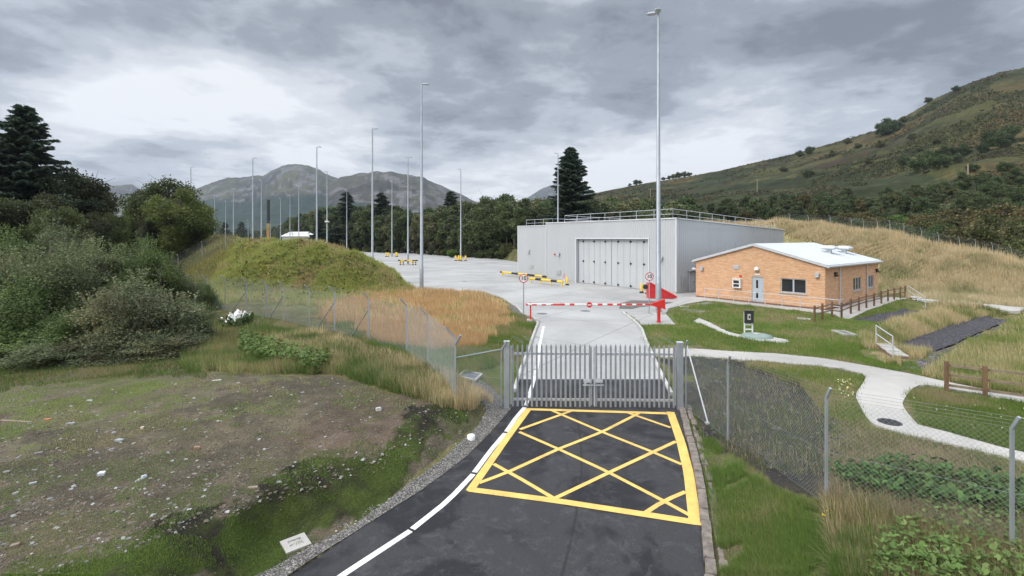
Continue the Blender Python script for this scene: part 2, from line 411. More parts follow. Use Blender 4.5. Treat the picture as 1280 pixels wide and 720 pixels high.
def inpoly(x, y, P):
    x = np.asarray(x, float); y = np.asarray(y, float); r = np.zeros(x.shape, bool); n = len(P)
    for i in range(n):
        x0, y0 = P[i][:2]; x1, y1 = P[(i+1) % n][:2]
        if y0 == y1: continue
        c = ((y0 > y) != (y1 > y)) & (x < (x1-x0)*(y-y0)/(y1-y0)+x0); r ^= c
    return r
def dseg(x, y, a, b):
    ax, ay = a[:2]; bx, by = b[:2]; dx_, dy_ = bx-ax, by-ay; L2 = dx_*dx_+dy_*dy_+1e-12
    t = np.clip(((x-ax)*dx_+(y-ay)*dy_)/L2, 0, 1)
    return np.hypot(x-ax-t*dx_, y-ay-t*dy_), t
def dpoly(x, y, P, closed=True):
    d = np.full(np.shape(x), 1e9); n = len(P)
    for i in range(n if closed else n-1): d = np.minimum(d, dseg(x, y, P[i], P[(i+1) % n])[0])
    return d
def ridge(x, y, P, wf, wb=None):
    """height of a ridge whose crest polyline P carries z; half width wf"""
    best = np.zeros(np.shape(x)); 
    for a, b in zip(P[:-1], P[1:]):
        d, t = dseg(x, y, a, b); z = a[2]+t*(b[2]-a[2]); w = wf(z)
        q = np.clip(1-d/w, 0, 1); h = z*(q*q*(3-2*q))
        best = np.maximum(best, h)
    return best
def sm(a, b, x): t = np.clip((x-a)/(b-a), 0, 1); return t*t*(3-2*t)
def vnoise(x, y, s, seed=0):
    """cheap smooth value noise"""
    x = np.asarray(x)/s; y = np.asarray(y)/s; xi = np.floor(x); yi = np.floor(y); fx = x-xi; fy = y-yi
    fx = fx*fx*(3-2*fx); fy = fy*fy*(3-2*fy)
    def h(a, b): q = np.sin(a*127.1+b*311.7+seed*74.7)*43758.5453; return q-np.floor(q)
    return (h(xi, yi)*(1-fx)+h(xi+1, yi)*fx)*(1-fy)+(h(xi, yi+1)*(1-fx)+h(xi+1, yi+1)*fx)*fy
def fbm(x, y, s, o=4, seed=0):
    r = 0; a = .5
    for i in range(o): r = r+a*vnoise(x, y, s/2**i, seed+i*3.7); a *= .5
    return r/(1-.5**o)

ctrl = [unp(*q) for q in [
 (0,487,.1),(120,474,.15),(250,467,.2),(380,467,.1),(460,480,-.1),(515,503,-.35),(400,560,-.15),(250,600,-.1),(100,600,.05),(0,600,.1),
 (0,720,-.3),(200,720,-.6),(150,660,-.3),(320,650,-.55),(430,620,-.62),(520,570,-.62),(590,520,-.62),(300,530,.05),(300,730,-.85),(150,530,.15),(480,525,-.3),
 (569,505,-.62),(600,480,-.55),(620,450,-.5),
 (880,560,-.75),(900,620,-.95),(930,680,-1.3),(960,720,-1.6),(1033,633,-1.45),(1265,698,-1.9),(1100,720,-2.0),(1280,720,-2.0),(910,550,-.8),(1000,500,-1.0),(1100,560,-1.35),
 (1200,600,-1.7),(860,443,-.6),(909,444,-.7),(1034,452,-.9),(1092,480,-1.0),(1100,510,-1.15),(1130,535,-1.25),(1200,550,-1.4),(1280,568,-1.55),(1183,488,-1.0),(1232,495,-1.05),
 (1280,503,-1.1),(1280,530,-1.25),(850,412,-.2),(900,412,-.35),(980,415,-.45),(1000,430,-.75),(1070,435,-.8),(1018,405,-.15),(900,385,0),(1060,400,-.3),
 (1280,440,-.45),(1280,405,-.15),(1180,386,0),(1280,386,0),(1210,430,-.35),(1180,405,-.15),(1400,500,-1.2),(1400,400,0),(1400,600,-1.6),(1120,425,-.55),(1100,392,-.35)]]
ctrl += [(20,45,0),(30,40,0),(27,50,0),(33,47,0),(15,42,0),(21,40,-.02),(-20,25,-1.6),(-12,25.5,-1.6),(-6,22.5,-1.3),(-28,27,-1.8),(-34,20,-.5),(-5,24.5,-1.25),
 (-10.8,30,-1.4),(-16,34,-1.4),(-20,38,-1.2),(-26,40,-1),(-4,29,-.7),(-7,34,-.7),(-12,38,-.9),(-8,44,-.1),(-3,38,-.15),(-18,43,-.7),(-14,48,-.1),(-30,45,-.6),(-45,42,-.8),(-40,30,-1.5),
 (-60,60,0),(-50,50,-.3),(0,60,0),(60,60,0),(45,45,0),(60,40,0),(60,20,-1),(40,10,-2),(-40,8,-.3),(-60,30,-1),(0,3,-1.3),(-15,2,-.9),(20,3,-2.4),(-20,-8,-1),(20,-8,-2.4),(50,-5,-2.4),(-50,-5,-1),
 (7.5,20,-.75),(9,24,-.7),(12,27,-.65),(9.5,32,-.15)]
ctrl = np.array(ctrl); CXY = ctrl[:, :2]; nC = len(ctrl)
def U(r2): return .5*r2*np.log(r2+1e-9)
D2 = ((CXY[:, None]-CXY[None])**2).sum(-1)
A = np.zeros((nC+3, nC+3)); A[:nC, :nC] = U(D2)+np.eye(nC)*2.0; A[:nC, nC] = 1; A[:nC, nC+1:] = CXY; A[nC, :nC] = 1; A[nC+1:, :nC] = CXY.T
wT = np.linalg.solve(A, np.concatenate([ctrl[:, 2], [0, 0, 0]]))
def tps(x, y):
    r = wT[nC]+wT[nC+1]*x+wT[nC+2]*y
    for i in range(nC): r = r+wT[i]*U((x-CXY[i, 0])**2+(y-CXY[i, 1])**2)
    return r

MOUND = [(-10.5,53.5,.1),(-14.5,54.5,1.9),(-18.5,56.5,3.9),(-23,58,5.05),(-28,60,5.35),(-33,64,5.4),(-41,74,5.5),(-62,98,5.6),(-110,130,5.6)]
BANK = [(24,100,7.4),(34,88,7.9),(42.8,75,7.8),(47,62,6.2),(49.5,53.5,4.3),(50.8,48,2.9),(52,40,1.4),(54,32,.3)]
TR2 = [(1128,458),(1165,440),(1205,420),(1238,407),(1254,402)]; TR1 = [(1078,413),(1105,405),(1130,397),(1147,390)]
tr2 = [unp(px, py, -1.3+.12*i)[:2] for i, (px, py) in enumerate(TR2)]; tr1 = [unp(px, py, -.95+.15*i)[:2] for i, (px, py) in enumerate(TR1)]

SKY_R = np.array([(300,296.5),(440,292),(520,278),(570,262),(600,257),(640,256),(700,250),(760,238),(800,230),(850,222),(900,213),(930,206),(1000,190),(1060,173),(1110,158),(1140,140),(1170,122),(1210,104),(1250,90),(1280,84),(1400,66),(1700,60),(3000,120)])
def hill(x, y):
    y_ = np.maximum(y, 20.); px = np.clip(HX+F*x/y_, -600, 3000)
    s = np.interp(px, SKY_R[:, 0], SKY_R[:, 1])
    Yc = np.interp(px, [300,640,900,1280,2000], [500,650,620,440,400]); Yf = np.interp(px, [300,440,640,900,1280,2000], [260,185,112,80,58,50])
    Yc = Yc*(1+.10*(fbm(px, px*0+3, 90, 3, 5)-.5))
    zc = CZ+(HY-s)/F*Yc
    t = np.clip((y-Yf)/(Yc-Yf), 0, 1)
    p = .55*t**1.7+.45*t**1.15
    bumps = ((fbm(x, y, 95, 5, 11)-.5)*34-np.abs(fbm(x, y, 42, 4, 17)-.5)*22)*t*(1-t)*2.4*sm(560, 760, px)
    h = zc*p+bumps
    back = np.maximum(y-Yc, 0)
    return np.maximum(h-back*.12, 0)
WOODBANK = [(-70,235,3),(-25,196,4.2),(-2,150,4.5),(6,118,4.0),(14,108,1.0)]
def Hbase(x, y):
    x = np.asarray(x, float); y = np.asarray(y, float)
    near = tps(x, y); k = 1-sm(52, 68, y); k2 = 1-sm(48, 75, np.abs(x)-.2*y)
    h = near*k*k2
    h = h+ridge(x, y, MOUND, lambda z: 2.5+1.55*z)
    b = ridge(x, y, BANK, lambda z: 3.5+1.62*z)
    hl = hill(x, y)
    h = np.maximum(h, b) + np.where(b > h, 0, 0)
    h = h+ridge(x, y, WOODBANK, lambda z: 9+0*z)
    h = np.maximum(h, hl) 
    for P, dep, w0, w1 in ((tr2, .75, .55, 2.1), (tr1, .5, .55, 1.9)):
        d = dpoly(x, y, P, False); h = h-dep*(1-sm(w0, w1, d))
    return h
def Hraw(x, y):
    x = np.asarray(x, float); y = np.asarray(y, float)
    h = Hbase(x, y)
    m = (y < 260) & (y > -20) & (np.abs(x) < 120)
    if m.any():
        xs, ys, hs = x[m], y[m], h[m]
        for P in (ASPH, YARD):
            ins = inpoly(xs, ys, P); d = dpoly(xs, ys, P); w = np.where(ins, 1, 1-sm(.15, 2.0, d))
            hs = hs*(1-w)+zroad(ys)*w
        h = h.copy(); h[m] = hs
    d = fbm(x, y, 2.6, 3, 21)-.5
    h = h+np.where(m, (fbm(x, y, 3.6, 4, 33)-.5)*1.5*sm(.3, 2.2, ridge(x, y, MOUND, lambda z: 2.5+1.55*z))+(fbm(x, y, 5, 4, 35)-.5)*1.1*sm(1, 3, ridge(x, y, BANK, lambda z: 3.5+1.62*z)), 0)
    h = h+d*.16*np.where(m, 1, 0)*np.where((np.abs(x) < 120), 1, 0)*_rough(x, y)
    w = 1-sm(.42, 1.3, np.hypot(x+4.58, y-10.25)); return h*(1-w)-.82*w
def _rough(x, y):
    r = np.ones(np.shape(x))
    for P in (ASPH, YARD):
        ins = inpoly(x, y, P); d = dpoly(x, y, P); r = r*np.where(ins, 0, sm(.2, 2.0, d))
    return r
# near sampler grid
GX0, GX1, GY0, GY1, GS = -100., 100., -8., 210., .25
gx = np.arange(GX0, GX1+GS, GS); gy = np.arange(GY0, GY1+GS, GS)
GXX, GYY = np.meshgrid(gx, gy); GH = Hraw(GXX.ravel(), GYY.ravel()).reshape(GXX.shape)
def H(x, y):
    x = np.atleast_1d(np.asarray(x, float)); y = np.atleast_1d(np.asarray(y, float))
    fx = np.clip((x-GX0)/GS, 0, len(gx)-1.001); fy = np.clip((y-GY0)/GS, 0, len(gy)-1.001)
    i = fx.astype(int); j = fy.astype(int); a = fx-i; b = fy-j
    r = (GH[j, i]*(1-a)+GH[j, i+1]*a)*(1-b)+(GH[j+1, i]*(1-a)+GH[j+1, i+1]*a)*b
    out = (x < GX0) | (x > GX1) | (y > GY1)
    if out.any(): r[out] = Hbase(x[out], y[out])
    return r
def Hf(x, y): return float(H(x, y)[0])
# depth map of the bare ground: for every other photo pixel the distance at which its ray meets the ground
DPX = np.arange(-40, 1322, 2.); DPY = np.arange(200, 724, 2.)
_pp, _qq = np.meshgrid(DPX, DPY); DEP = np.full(_pp.shape, np.nan)
Ys = 6.0*1.0095**np.arange(0, 375)
for Yk in Ys:
    und = np.isnan(DEP)
    if not und.any(): break
    X = (_pp[und]-HX)/F*Yk; zr = CZ-(_qq[und]-HY)/F*Yk
    hit = H(X, np.full(X.shape, Yk)) >= zr
    d = DEP[und]; d[hit] = Yk; DEP[und] = d
def G(px, py):
    """world points where photo pixels meet the ground"""
    px = np.atleast_1d(np.asarray(px, float)); py = np.atleast_1d(np.asarray(py, float))
    i = np.clip(np.round((px-DPX[0])/2).astype(int), 0, len(DPX)-1); j = np.clip(np.round((py-DPY[0])/2).astype(int), 0, len(DPY)-1)
    Y = DEP[j, i]
    for _ in range(6):
        X = (px-HX)/F*Y; z = H(np.nan_to_num(X, nan=0.), np.nan_to_num(Y, nan=100.)); Yn = F*(CZ-z)/(np.abs(py-HY)+1e-6)*np.where(py > HY, 1, np.nan)
        ok = np.isfinite(Yn) & (np.abs(Yn-Y) < .05*Y); Y = np.where(ok, .6*Y+.4*Yn, Y)
    X = (px-HX)/F*Y
    return X, Y, H(np.nan_to_num(X, nan=0.), np.nan_to_num(Y, nan=100.))
def g1(px, py): a, b, c = G(px, py); return (float(a[0]), float(b[0]), float(c[0]))

PATH_R = [(845,435),(852,436),(909,439),(967.5,442),(1034,449),(1092.5,459),(1135,467),(1176,476),(1221,485),(1280,496),(1330,506),(1330,515),(1280,504),(1221,491.5),(1165,482),(1150,481.5),(1142,485),(1133.5,494),(1128,504),(1130,510),(1135.5,518),(1147,531),
          (1186,541),(1221,551),(1248.7,559),(1280,566),(1330,580),(1330,592),(1280,577),(1241,568),(1190,556),(1131.6,543),(1108,536.5),(1092,530.5),(1083,522),(1075,508),(1070,497),(1070.5,491),(1079,479),(1082,472),(1078,467),(1053,461),(1014,456.4),(967.5,453),(909,448.6),(854,446),(815,444.5),(812,436)]
def gp(l):
    a, b, _ = G([q[0] for q in l], [q[1] for q in l]); return list(zip(a.tolist(), b.tolist()))
PATHW = gp(PATH_R)
PATH2 = gp([(865,402),(877,405),(892,412),(905,417),(918,421),(940,425),(975,429),(987,427.5),(984,425),(958,420),(930,419.5),(914,416),(902,411),(888,403.5),(874,398)])
PATH3 = gp([(1146,376.8),(1180,380),(1230,384),(1290,389.5),(1290,387),(1230,382),(1180,377.8),(1146,375)])
CL = lambda x, y: (24.5+.62*x+.785*y, 37.8-.785*x+.62*y)     # local frame of the brick hut
APRON = [CL(-11.2, -1.7), CL(1.9, -1.7), CL(1.9, 14.5), CL(.1, 14.5), CL(.1, -.1), CL(-11.2, -.1)]
HARD = [ASPH, YARD, PATHW, PATH2, PATH3, APRON]

# ------------------------------------------------------------------ what covers the ground, painted by zones
ZONES = [  # (photo polygon, colour A, colour B, stony, edge wobble)
 ([(-60,380),(300,380),(640,430),(640,520),(560,530),(-60,520)], (.075,.085,.028), (.15,.12,.06), 0, 10),
 ([(-60,492),(0,487),(120,474),(250,466),(420,468),(470,482),(520,502),(560,512),(607,512),(600,530),(560,570),(480,630),(390,690),(310,730),(-60,740)], (.158,.132,.088), (.102,.088,.062), 1, 5),
 ([(0,484),(130,470),(300,464),(430,468),(300,500),(160,530),(60,560),(0,575)], (.115,.135,.042), (.145,.125,.085), .7, 28),
 ([(395,520),(470,480),(540,495),(560,520),(500,560),(430,560),(330,560)], (.158,.118,.085), (.108,.086,.062), 1, 14),
 ([(600,512),(560,512),(480,545),(420,570),(350,600),(280,640),(180,670),(100,700),(0,712),(0,740),(310,740),(390,690),(480,630),(560,570)], (.060,.080,.020), (.026,.023,.018), .6, 32),
 ([(830,520),(865,520),(900,560),(960,610),(1035,640),(1050,740),(880,740),(884,650),(870,580)], (.085,.12,.03), (.13,.115,.06), .2, 14),
 ([(850,446),(950,452),(1010,470),(1060,500),(1070,560),(1040,630),(960,600),(900,560),(855,520)], (.080,.072,.052), (.048,.046,.044), .8, 14),
 ([(960,448),(1075,465),(1070,500),(1088,532),(1030,520),(1000,470),(930,452)], (.105,.115,.035), (.15,.13,.06), 0, 8),
 ([(1040,520),(1110,545),(1200,565),(1290,590),(1290,740),(1040,740),(1036,620)], (.105,.095,.045), (.16,.13,.08), .1, 10),
 ([(1130,488),(1290,505),(1290,570),(1150,530)], (.085,.12,.028), (.13,.12,.05), 0, 6),
 ([(840,385),(880,378),(1020,388),(1100,382),(1170,390),(1120,440),(1175,470),(1100,458),(960,440),(850,434),(800,425),(800,404)], (.095,.135,.030), (.15,.135,.06), 0, 7),
 ([(1080,418),(1150,385),(1180,390),(1255,398),(1130,450),(1100,446)], (.17,.155,.065), (.25,.20,.11), 0, 6),
 ([(1150,470),(1290,392),(1290,500)], (.16,.165,.06), (.22,.19,.09), 0, 8),
 ([(395,378),(480,362),(600,362),(655,398),(668,420),(640,452),(570,450),(500,430),(400,396)], (.31,.21,.10), (.22,.17,.085), 0, 12),
 ([(590,440),(640,400),(672,402),(640,505),(575,505),(540,450)], (.10,.135,.035), (.16,.14,.06), 0, 10),
]
def zone_cols(x, y):
    x = np.asarray(x, float); y = np.asarray(y, float); n = len(x)
    z = H(x, y) ; ys = np.maximum(y, 1.0); px = HX+F*x/ys; py = HY+F*(CZ-z)/ys
    n1 = fbm(x, y, 1.7, 4, 1); n2 = fbm(x, y, .55, 3, 9); n3 = fbm(x+50, y, 7, 3, 2)
    n4 = fbm(x, y, .28, 3, 12); t = np.clip((n1*.4+n2*.35+n4*.25-.5)*5+.5, 0, 1)[:, None]
    A_ = np.tile(np.array([.10, .115, .035]), (n, 1)); B_ = np.tile(np.array([.15, .135, .06]), (n, 1)); st = np.zeros(n)
    near = (y < 75) & (y > 0)
    for P, a, b, s, w in ZONES:
        jx = px+(n1-.5)*w*6+(n2-.5)*w*2; jy = py+(fbm(x, y+90, 1.5, 4, 31)-.5)*w*2.6
        m = inpoly(jx, jy, P) & near
        A_[m] = a; B_[m] = b; st[m] = s
    # left bund, gold bank, hillside
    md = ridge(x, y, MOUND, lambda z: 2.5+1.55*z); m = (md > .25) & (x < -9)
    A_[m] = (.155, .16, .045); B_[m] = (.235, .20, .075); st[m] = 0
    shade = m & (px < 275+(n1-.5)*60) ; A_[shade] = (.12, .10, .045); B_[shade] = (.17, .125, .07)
    bk = ridge(x, y, BANK, lambda z: 3.5+1.62*z); m = (bk > .18) & (x > 12); A_[m] = (.30, .24, .125); B_[m] = (.18, .17, .07); st[m] = 0
    hl = hill(x, y); m = (y > 75) & (hl > 1.5) & (bk < hl-.3)
    q = fbm(x, y, 60, 5, 40); q2 = fbm(x*.6, y*1.3, 24, 4, 45)
    A_[m] = (.064, .060, .020); B_[m] = (.042, .045, .016)
    hp = m & (q > .56); A_[hp] = (.080, .066, .023); B_[hp] = (.060, .046, .022)
    hp = m & (q2 > .62); A_[hp] = (.020, .026, .011); B_[hp] = (.032, .036, .014)
    hp = m & (q < .36); A_[hp] = (.045, .031, .019); B_[hp] = (.035, .035, .015)
    hp = m & (py > 222+(q-.5)*60) & (px > 780) & (q2 > .36); A_[hp] = (.022, .032, .012); B_[hp] = (.034, .036, .016)
    fl = (y > 110) & ~m; A_[fl] = (.085, .095, .035); B_[fl] = (.12, .11, .05)
    cl_ = A_*(1-t)+B_*t
    cl_ = cl_*(1+.25*(n3-.5))[:, None]
    far = sm(70, 110, y)
    return cl_, st, far

# ------------------------------------------------------------------ the ground sheet
ca = np.concatenate([np.linspace(-5, -1.15, 40)[:-1], np.linspace(-1.15, 1.15, 620), np.linspace(1.15, 5, 40)[1:]])
rows = [-7.5]
while rows[-1] < 6500: rows.append(rows[-1]+max(.11, (rows[-1]+4)*.0088))
ra_ = np.array(rows)
AA, RR = np.meshgrid(ca, ra_); gxv = (AA*(RR+8)).ravel(); gyv = RR.ravel()
def Hall(x, y):
    m = (np.abs(x) < 98) & (y < 205); r = np.empty(len(x)); r[m] = H(x[m], y[m]); r[~m] = Hbase(x[~m], y[~m]); return r
gz = Hall(gxv, gyv)
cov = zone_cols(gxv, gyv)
sunk = np.zeros(len(gz), bool); mm = (gyv < 240) & (np.abs(gxv) < 110)
for P in HARD: q = np.zeros(len(gz), bool); q[mm] = inpoly(gxv[mm], gyv[mm], P); sunk |= q
gz2 = gz-np.where(sunk, .07, 0)
nc, nr = len(ca), len(ra_)
idx = (np.arange(nr-1)[:, None]*nc+np.arange(nc-1)[None]).ravel()
Fg = np.stack([idx, idx+1, idx+nc+1, idx+nc], 1)
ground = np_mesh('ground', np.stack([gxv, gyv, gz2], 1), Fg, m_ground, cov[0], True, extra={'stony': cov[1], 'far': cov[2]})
ground['kind'] = 'structure'

def drape(name, P, mat, off=0.0, L_=1.2, kind='structure', zf=None, skirt=None):
    bm = bmesh.new(); vs_ = [bm.verts.new((p[0], p[1], 0)) for p in P]
    f = bm.faces.new(vs_)
    if f.normal.z < 0: f.normal_flip()
    bmesh.ops.triangulate(bm, faces=bm.faces[:])
    for _ in range(9):
        ed = [e for e in bm.edges if e.calc_length() > L_*(1+.02*max(0, (e.verts[0].co.y-30)))]
        if not ed: break
        bmesh.ops.subdivide_edges(bm, edges=ed, cuts=1); bmesh.ops.triangulate(bm, faces=[f for f in bm.faces if len(f.verts) > 3])
    bm.verts.ensure_lookup_table()
    xs = np.array([v_.co.x for v_ in bm.verts]); ys = np.array([v_.co.y for v_ in bm.verts])
    z = (zf(xs, ys) if zf else H(xs, ys))+off
    for v_, q in zip(bm.verts, z): v_.co.z = q
    bmesh.ops.recalc_face_normals(bm, faces=bm.faces[:])
    if sum(f.normal.z for f in bm.faces) < 0: bmesh.ops.reverse_faces(bm, faces=bm.faces[:])
    if skirt:
        r = bmesh.ops.extrude_edge_only(bm, edges=[e for e in bm.edges if e.is_boundary])
        for v_ in [g for g in r['geom'] if isinstance(g, bmesh.types.BMVert)]: v_.co.z -= skirt
    me = bpy.data.meshes.new(name); bm.to_mesh(me); bm.free(); me.materials.append(mat)
    o = bpy.data.objects.new(name, me); COL.objects.link(o)
    if kind: o['kind'] = kind
    return o
ZR = lambda x, y: zroad(y)
drape('road', ASPH, m_asph, 0, .8, zf=ZR, skirt=.12)
drape('yard', YARD, m_conc, 0, 2.0, zf=ZR, skirt=.12)
drape('path', PATHW, m_pathc, .02, .7, skirt=.15)
drape('path', PATH2, m_pathc, .02, .7, skirt=.15)
drape('path', PATH3, m_pathc, .16, 1.0, skirt=.3)
drape('pavement', APRON, m_pathc, .03, 1.0, skirt=.15)
GRAV = gp([(300,740),(317,721),(397,679),(443,656),(483,627),(513,603),(550,577),(577,552),(600,530),(608,512),(600,492),(588,478),(598,474),(612,482),(628,498),(634,509)]) + ASPH[:len(E_LEFT)][::-1]
drape('gravel_margin', GRAV, m_gravel, .012, .4)
drape('gravel_patch', gp([(774,386),(775,379),(790,375.5),(815,376),(842,378),(830,381),(800,384),(790,386.5)]), m_gravel, .012, .6)
drape('gravel_strip', gp([(637,381),(647,384.5),(654,392),(669,398.5),(667,402),(655,398.5),(645,393),(638,386)]), m_gravel, .03, .5)
def strip(P, w, n=30):
    P = np.array(P); s = np.r_[0, np.cumsum(np.hypot(*np.diff(P, axis=0).T))]; q = np.linspace(0, s[-1], n)
    X = np.interp(q, s, P[:, 0]); Y = np.interp(q, s, P[:, 1]); d = np.gradient(np.stack([X, Y], 1), axis=0); d /= np.linalg.norm(d, axis=1)[:, None]
    nx, ny = d[:, 1], -d[:, 0]; ww = w*(1+.25*(rng.random(n)-.5))
    return list(zip(X+nx*ww, Y+ny*ww))+list(zip(X-nx*ww, Y-ny*ww))[::-1]
drape('gravel_swale', strip(tr2, .95), m_slate, .09, .5)
drape('gravel_swale', strip(tr1, .9), m_slate, .09, .5)

# ------------------------------------------------------------------ kerbs and markings
def resample(P, step):
    P = np.array(P, float); s = np.r_[0, np.cumsum(np.hypot(*np.diff(P[:, :2], axis=0).T))]; n = max(2, int(s[-1]/step)+1); q = np.linspace(0, s[-1], n)
    return np.stack([np.interp(q, s, P[:, i]) for i in range(P.shape[1])], 1)
def kerb(name, pts, label, mat, w=.14, h=.12, side=1, jit=0.0):
    P = resample([(x, y, float(zroad(y))) for x, y in pts], .45)
    b = MB()
    for i in range(len(P)-1):
        a, c = Vector(P[i]), Vector(P[i+1]); d = (c-a); a = a+d*.012; c = c-d*.012
        j = [random.uniform(-jit, jit) for _ in range(2)]
        prof = [(side*(.0+j[0]), -.15), (side*(.0+j[0]), h-.025+j[1]), (side*(.03+j[0]), h+j[1]), (side*(w+j[0]), h+j[1]), (side*(w+j[0]), -.15)]
        b.sweep([a, c], prof)
    o = b.build(name, mat); return meta(o, label, 'kerb')
EL2 = [q for q in E_LEFT2[1:]]
kerb('kerb', poly_road(EL2+E_LYARD[:6]), 'pale concrete kerb along the grass bank on the barrier rest post side of the road', m_kerb, side=-1)
kerb('kerb', poly_road(E_RIGHT2[1:]), 'pale concrete kerb from the gate to the footway by the barrier pivot', m_kerb, side=1)
kerb('kerb', poly_road(E_RIGHT), 'old brown crumbling kerb stones beside the yellow box marking', m_oldkerb, side=1, jit=.018, w=.2, h=.10)
off_ = [(x+.30+.05*math.sin(3*y), y) for x, y in poly_road(E_RIGHT)]
kerb('edging_stones', off_, 'second row of loose mossy edging stones outside the old kerb', m_oldkerb, side=1, jit=.03, w=.16, h=.05)

def stripe(b, pts, w, off=.004, step=.5, closed=False):
    P = resample(pts, step); d = np.gradient(P, axis=0); d /= np.linalg.norm(d, axis=1)[:, None]; nx, ny = d[:, 1], -d[:, 0]
    if not np.isscalar(w): w = np.interp(np.linspace(0, 1, len(P)), np.linspace(0, 1, len(w)), w)
    Lf = np.stack([P[:, 0]-nx*w/2, P[:, 1]-ny*w/2], 1); Rt = np.stack([P[:, 0]+nx*w/2, P[:, 1]+ny*w/2], 1)
    V = [(x, y, float(zroad(y))+off) for p in zip(Lf, Rt) for x, y in p]
    b.add(V, [(2*i, 2*i+1, 2*i+3, 2*i+2) for i in range(len(P)-1)])
wl = [[(400,740),(428,719),(513,663.5)],[(515.5,661.3),(560,626),(591.5,592.8)],[(593,590.5),(615,561),(631.5,541.5)],[(632.8,539.6),(645,522),(656,509)],[(657.3,507),(666,480),(670.5,463)],[(671.0,461),(675,430),(679.5,408)]]
for i, l in enumerate(wl):
    b = MB(); stripe(b, [unroad(*q)[:2] for q in l], .15); o = b.build('road_marking', m_pwhite)
    meta(o, ['white edge line nearest the camera, curving along the asphalt', 'white edge line dash beside the near corner of the yellow box', 'white edge line dash beside the middle of the yellow box', 'white edge line dash running up to the palisade gate', 'white edge line dash just beyond the palisade gate', 'white edge line on the concrete road short of the barrier'][i], 'road marking', kind='structure')
# yellow box, traced on the asphalt (centre lines)
box_c = dict(TL=(662,512.5), TR=(839,516), BR=(867,652), BL=(590,612))
b = MB()
def yl(l, w, off=.004): stripe(b, [unroad(*q)[:2] for q in l], w, off)
yl([(659,511.5),(842,517)], .19, .004)
yl([(661,511),(632,550),(587,614)], .22, .008)
yl([(838,515),(851,552),(861,592),(869,656)], .27, .008)
yl([(586,612),(700,627),(871,653.5)], .22, .012)
dg = [[(687,512),(755,541),(818,566),(852,580.5)],[(649,540),(695,560),(760,590),(829,626),(862,644)],[(782,515),(838,534.5)],[(617,580),(655,601),(692,623)],
      [(718,512.5),(650,537)],[(800,516),(753,540),(697,562),(636,590),(599,604)],[(845,552),(800,573),(755,594),(692,624)],[(857,615),(829,627),(806,642)]]
for i, l in enumerate(dg): yl(l, .125, .006 if i < 4 else .010)
meta(b.build('box_marking', m_pyel), 'yellow criss-cross keep-clear box painted on the black asphalt', 'road marking', kind='structure')

# ================================================================== BUILDINGS
def ray(px, py): return Vector(((px-HX)/F, 1.0, (HY-py)/F))
class Frame:
    """local frame of a building: +x along its front (towards the right), +y away from the camera"""
    def __init__(s, o, rz): s.o = Vector(o); s.rz = rz; s.M = Matrix.Translation(s.o) @ Matrix.Rotation(rz, 4, 'Z'); s.I = s.M.inverted()
    def _hit(s, px, py, ax, c):
        c0 = s.I @ Vector((0, 0, CZ)); d = s.I.to_3x3() @ ray(px, py); t = (c-c0[ax])/d[ax]; return c0+d*t
    def front(s, px, py, y=0.): return s._hit(px, py, 1, y)
    def side(s, px, py, x=0.): return s._hit(px, py, 0, x)
def holes_wall(b, x0, x1, z0, z1, holes, y0, y1, mi=0, axis='x'):
    xs = sorted({x0, x1, *[h[0] for h in holes], *[h[1] for h in holes]}); zs = sorted({z0, z1, *[h[2] for h in holes], *[h[3] for h in holes]})
    for i in range(len(xs)-1):
        for k in range(len(zs)-1):
            cx_, cz_ = (xs[i]+xs[i+1])/2, (zs[k]+zs[k+1])/2
            if any(h[0] < cx_ < h[1] and h[2] < cz_ < h[3] for h in holes): continue
            if axis == 'x': b.box(xs[i], xs[i+1], y0, y1, zs[k], zs[k+1], mi)
            else: b.box(y0, y1, xs[i], xs[i+1], zs[k], zs[k+1], mi)

# ---------------- grey engineering hall
GR = Frame((16.7, 49.2, 0), math.atan2(-.807, .59))
hall = empty('industrial_hall', (16.7, 49.2, 0), GR.rz, 'large pale grey ribbed metal hall with wide folding doors and railed flat roof', 'building')
XL, XS = -27.4, -20.4
d0, d1 = GR.front(720.3, 350).x, GR.front(810.5, 350).x; dzt = GR.front(811, 299).z
b = MB()
holes_wall(b, XS, 0, 0, 7.62, [(d0, d1, 0, dzt)], 0.04, .45)
b.box(XL, XS-.002, .45, .8, 0, 7.32)
b.box(-.45, -.02, .46, 23, 0, 6.7)
def ribs(b, x0, x1, zf, y, step=.30, hole=None, axis='x', zb=.25):
    x = x0+step/2
    while x < x1:
        z0 = zb; z1 = zf(x)
        if hole and hole[0]-.02 < x < hole[1]+.02: z0 = hole[2]+.05
        w = step*.30
        if axis == 'x': vs_ = [(x-w, y, z0), (x-w*.55, y-.032, z0), (x+w*.55, y-.032, z0), (x+w, y, z0)]; vt = [(a, q, z1) for a, q, _ in vs_]
        else: vs_ = [(y, x-w, z0), (y+.035, x-w*.55, z0), (y+.035, x+w*.55, z0), (y, x+w, z0)]; vt = [(a, q, z1) for a, q, _ in vs_]
        b.add(vs_+vt, [(0,1,5,4),(1,2,6,5),(2,3,7,6),(4,5,6,7),(3,2,1,0)])
        x += step
ribs(b, XS, -.1, lambda x: 7.6, .04, hole=(d0, d1, dzt))
ribs(b, XL, XS, lambda x: 7.3, .45)
zs_ = lambda y: 7.62-.041*y
ribs(b, .5, 23.1, lambda x: zs_(x)-.05, .0, axis='y', step=.36)
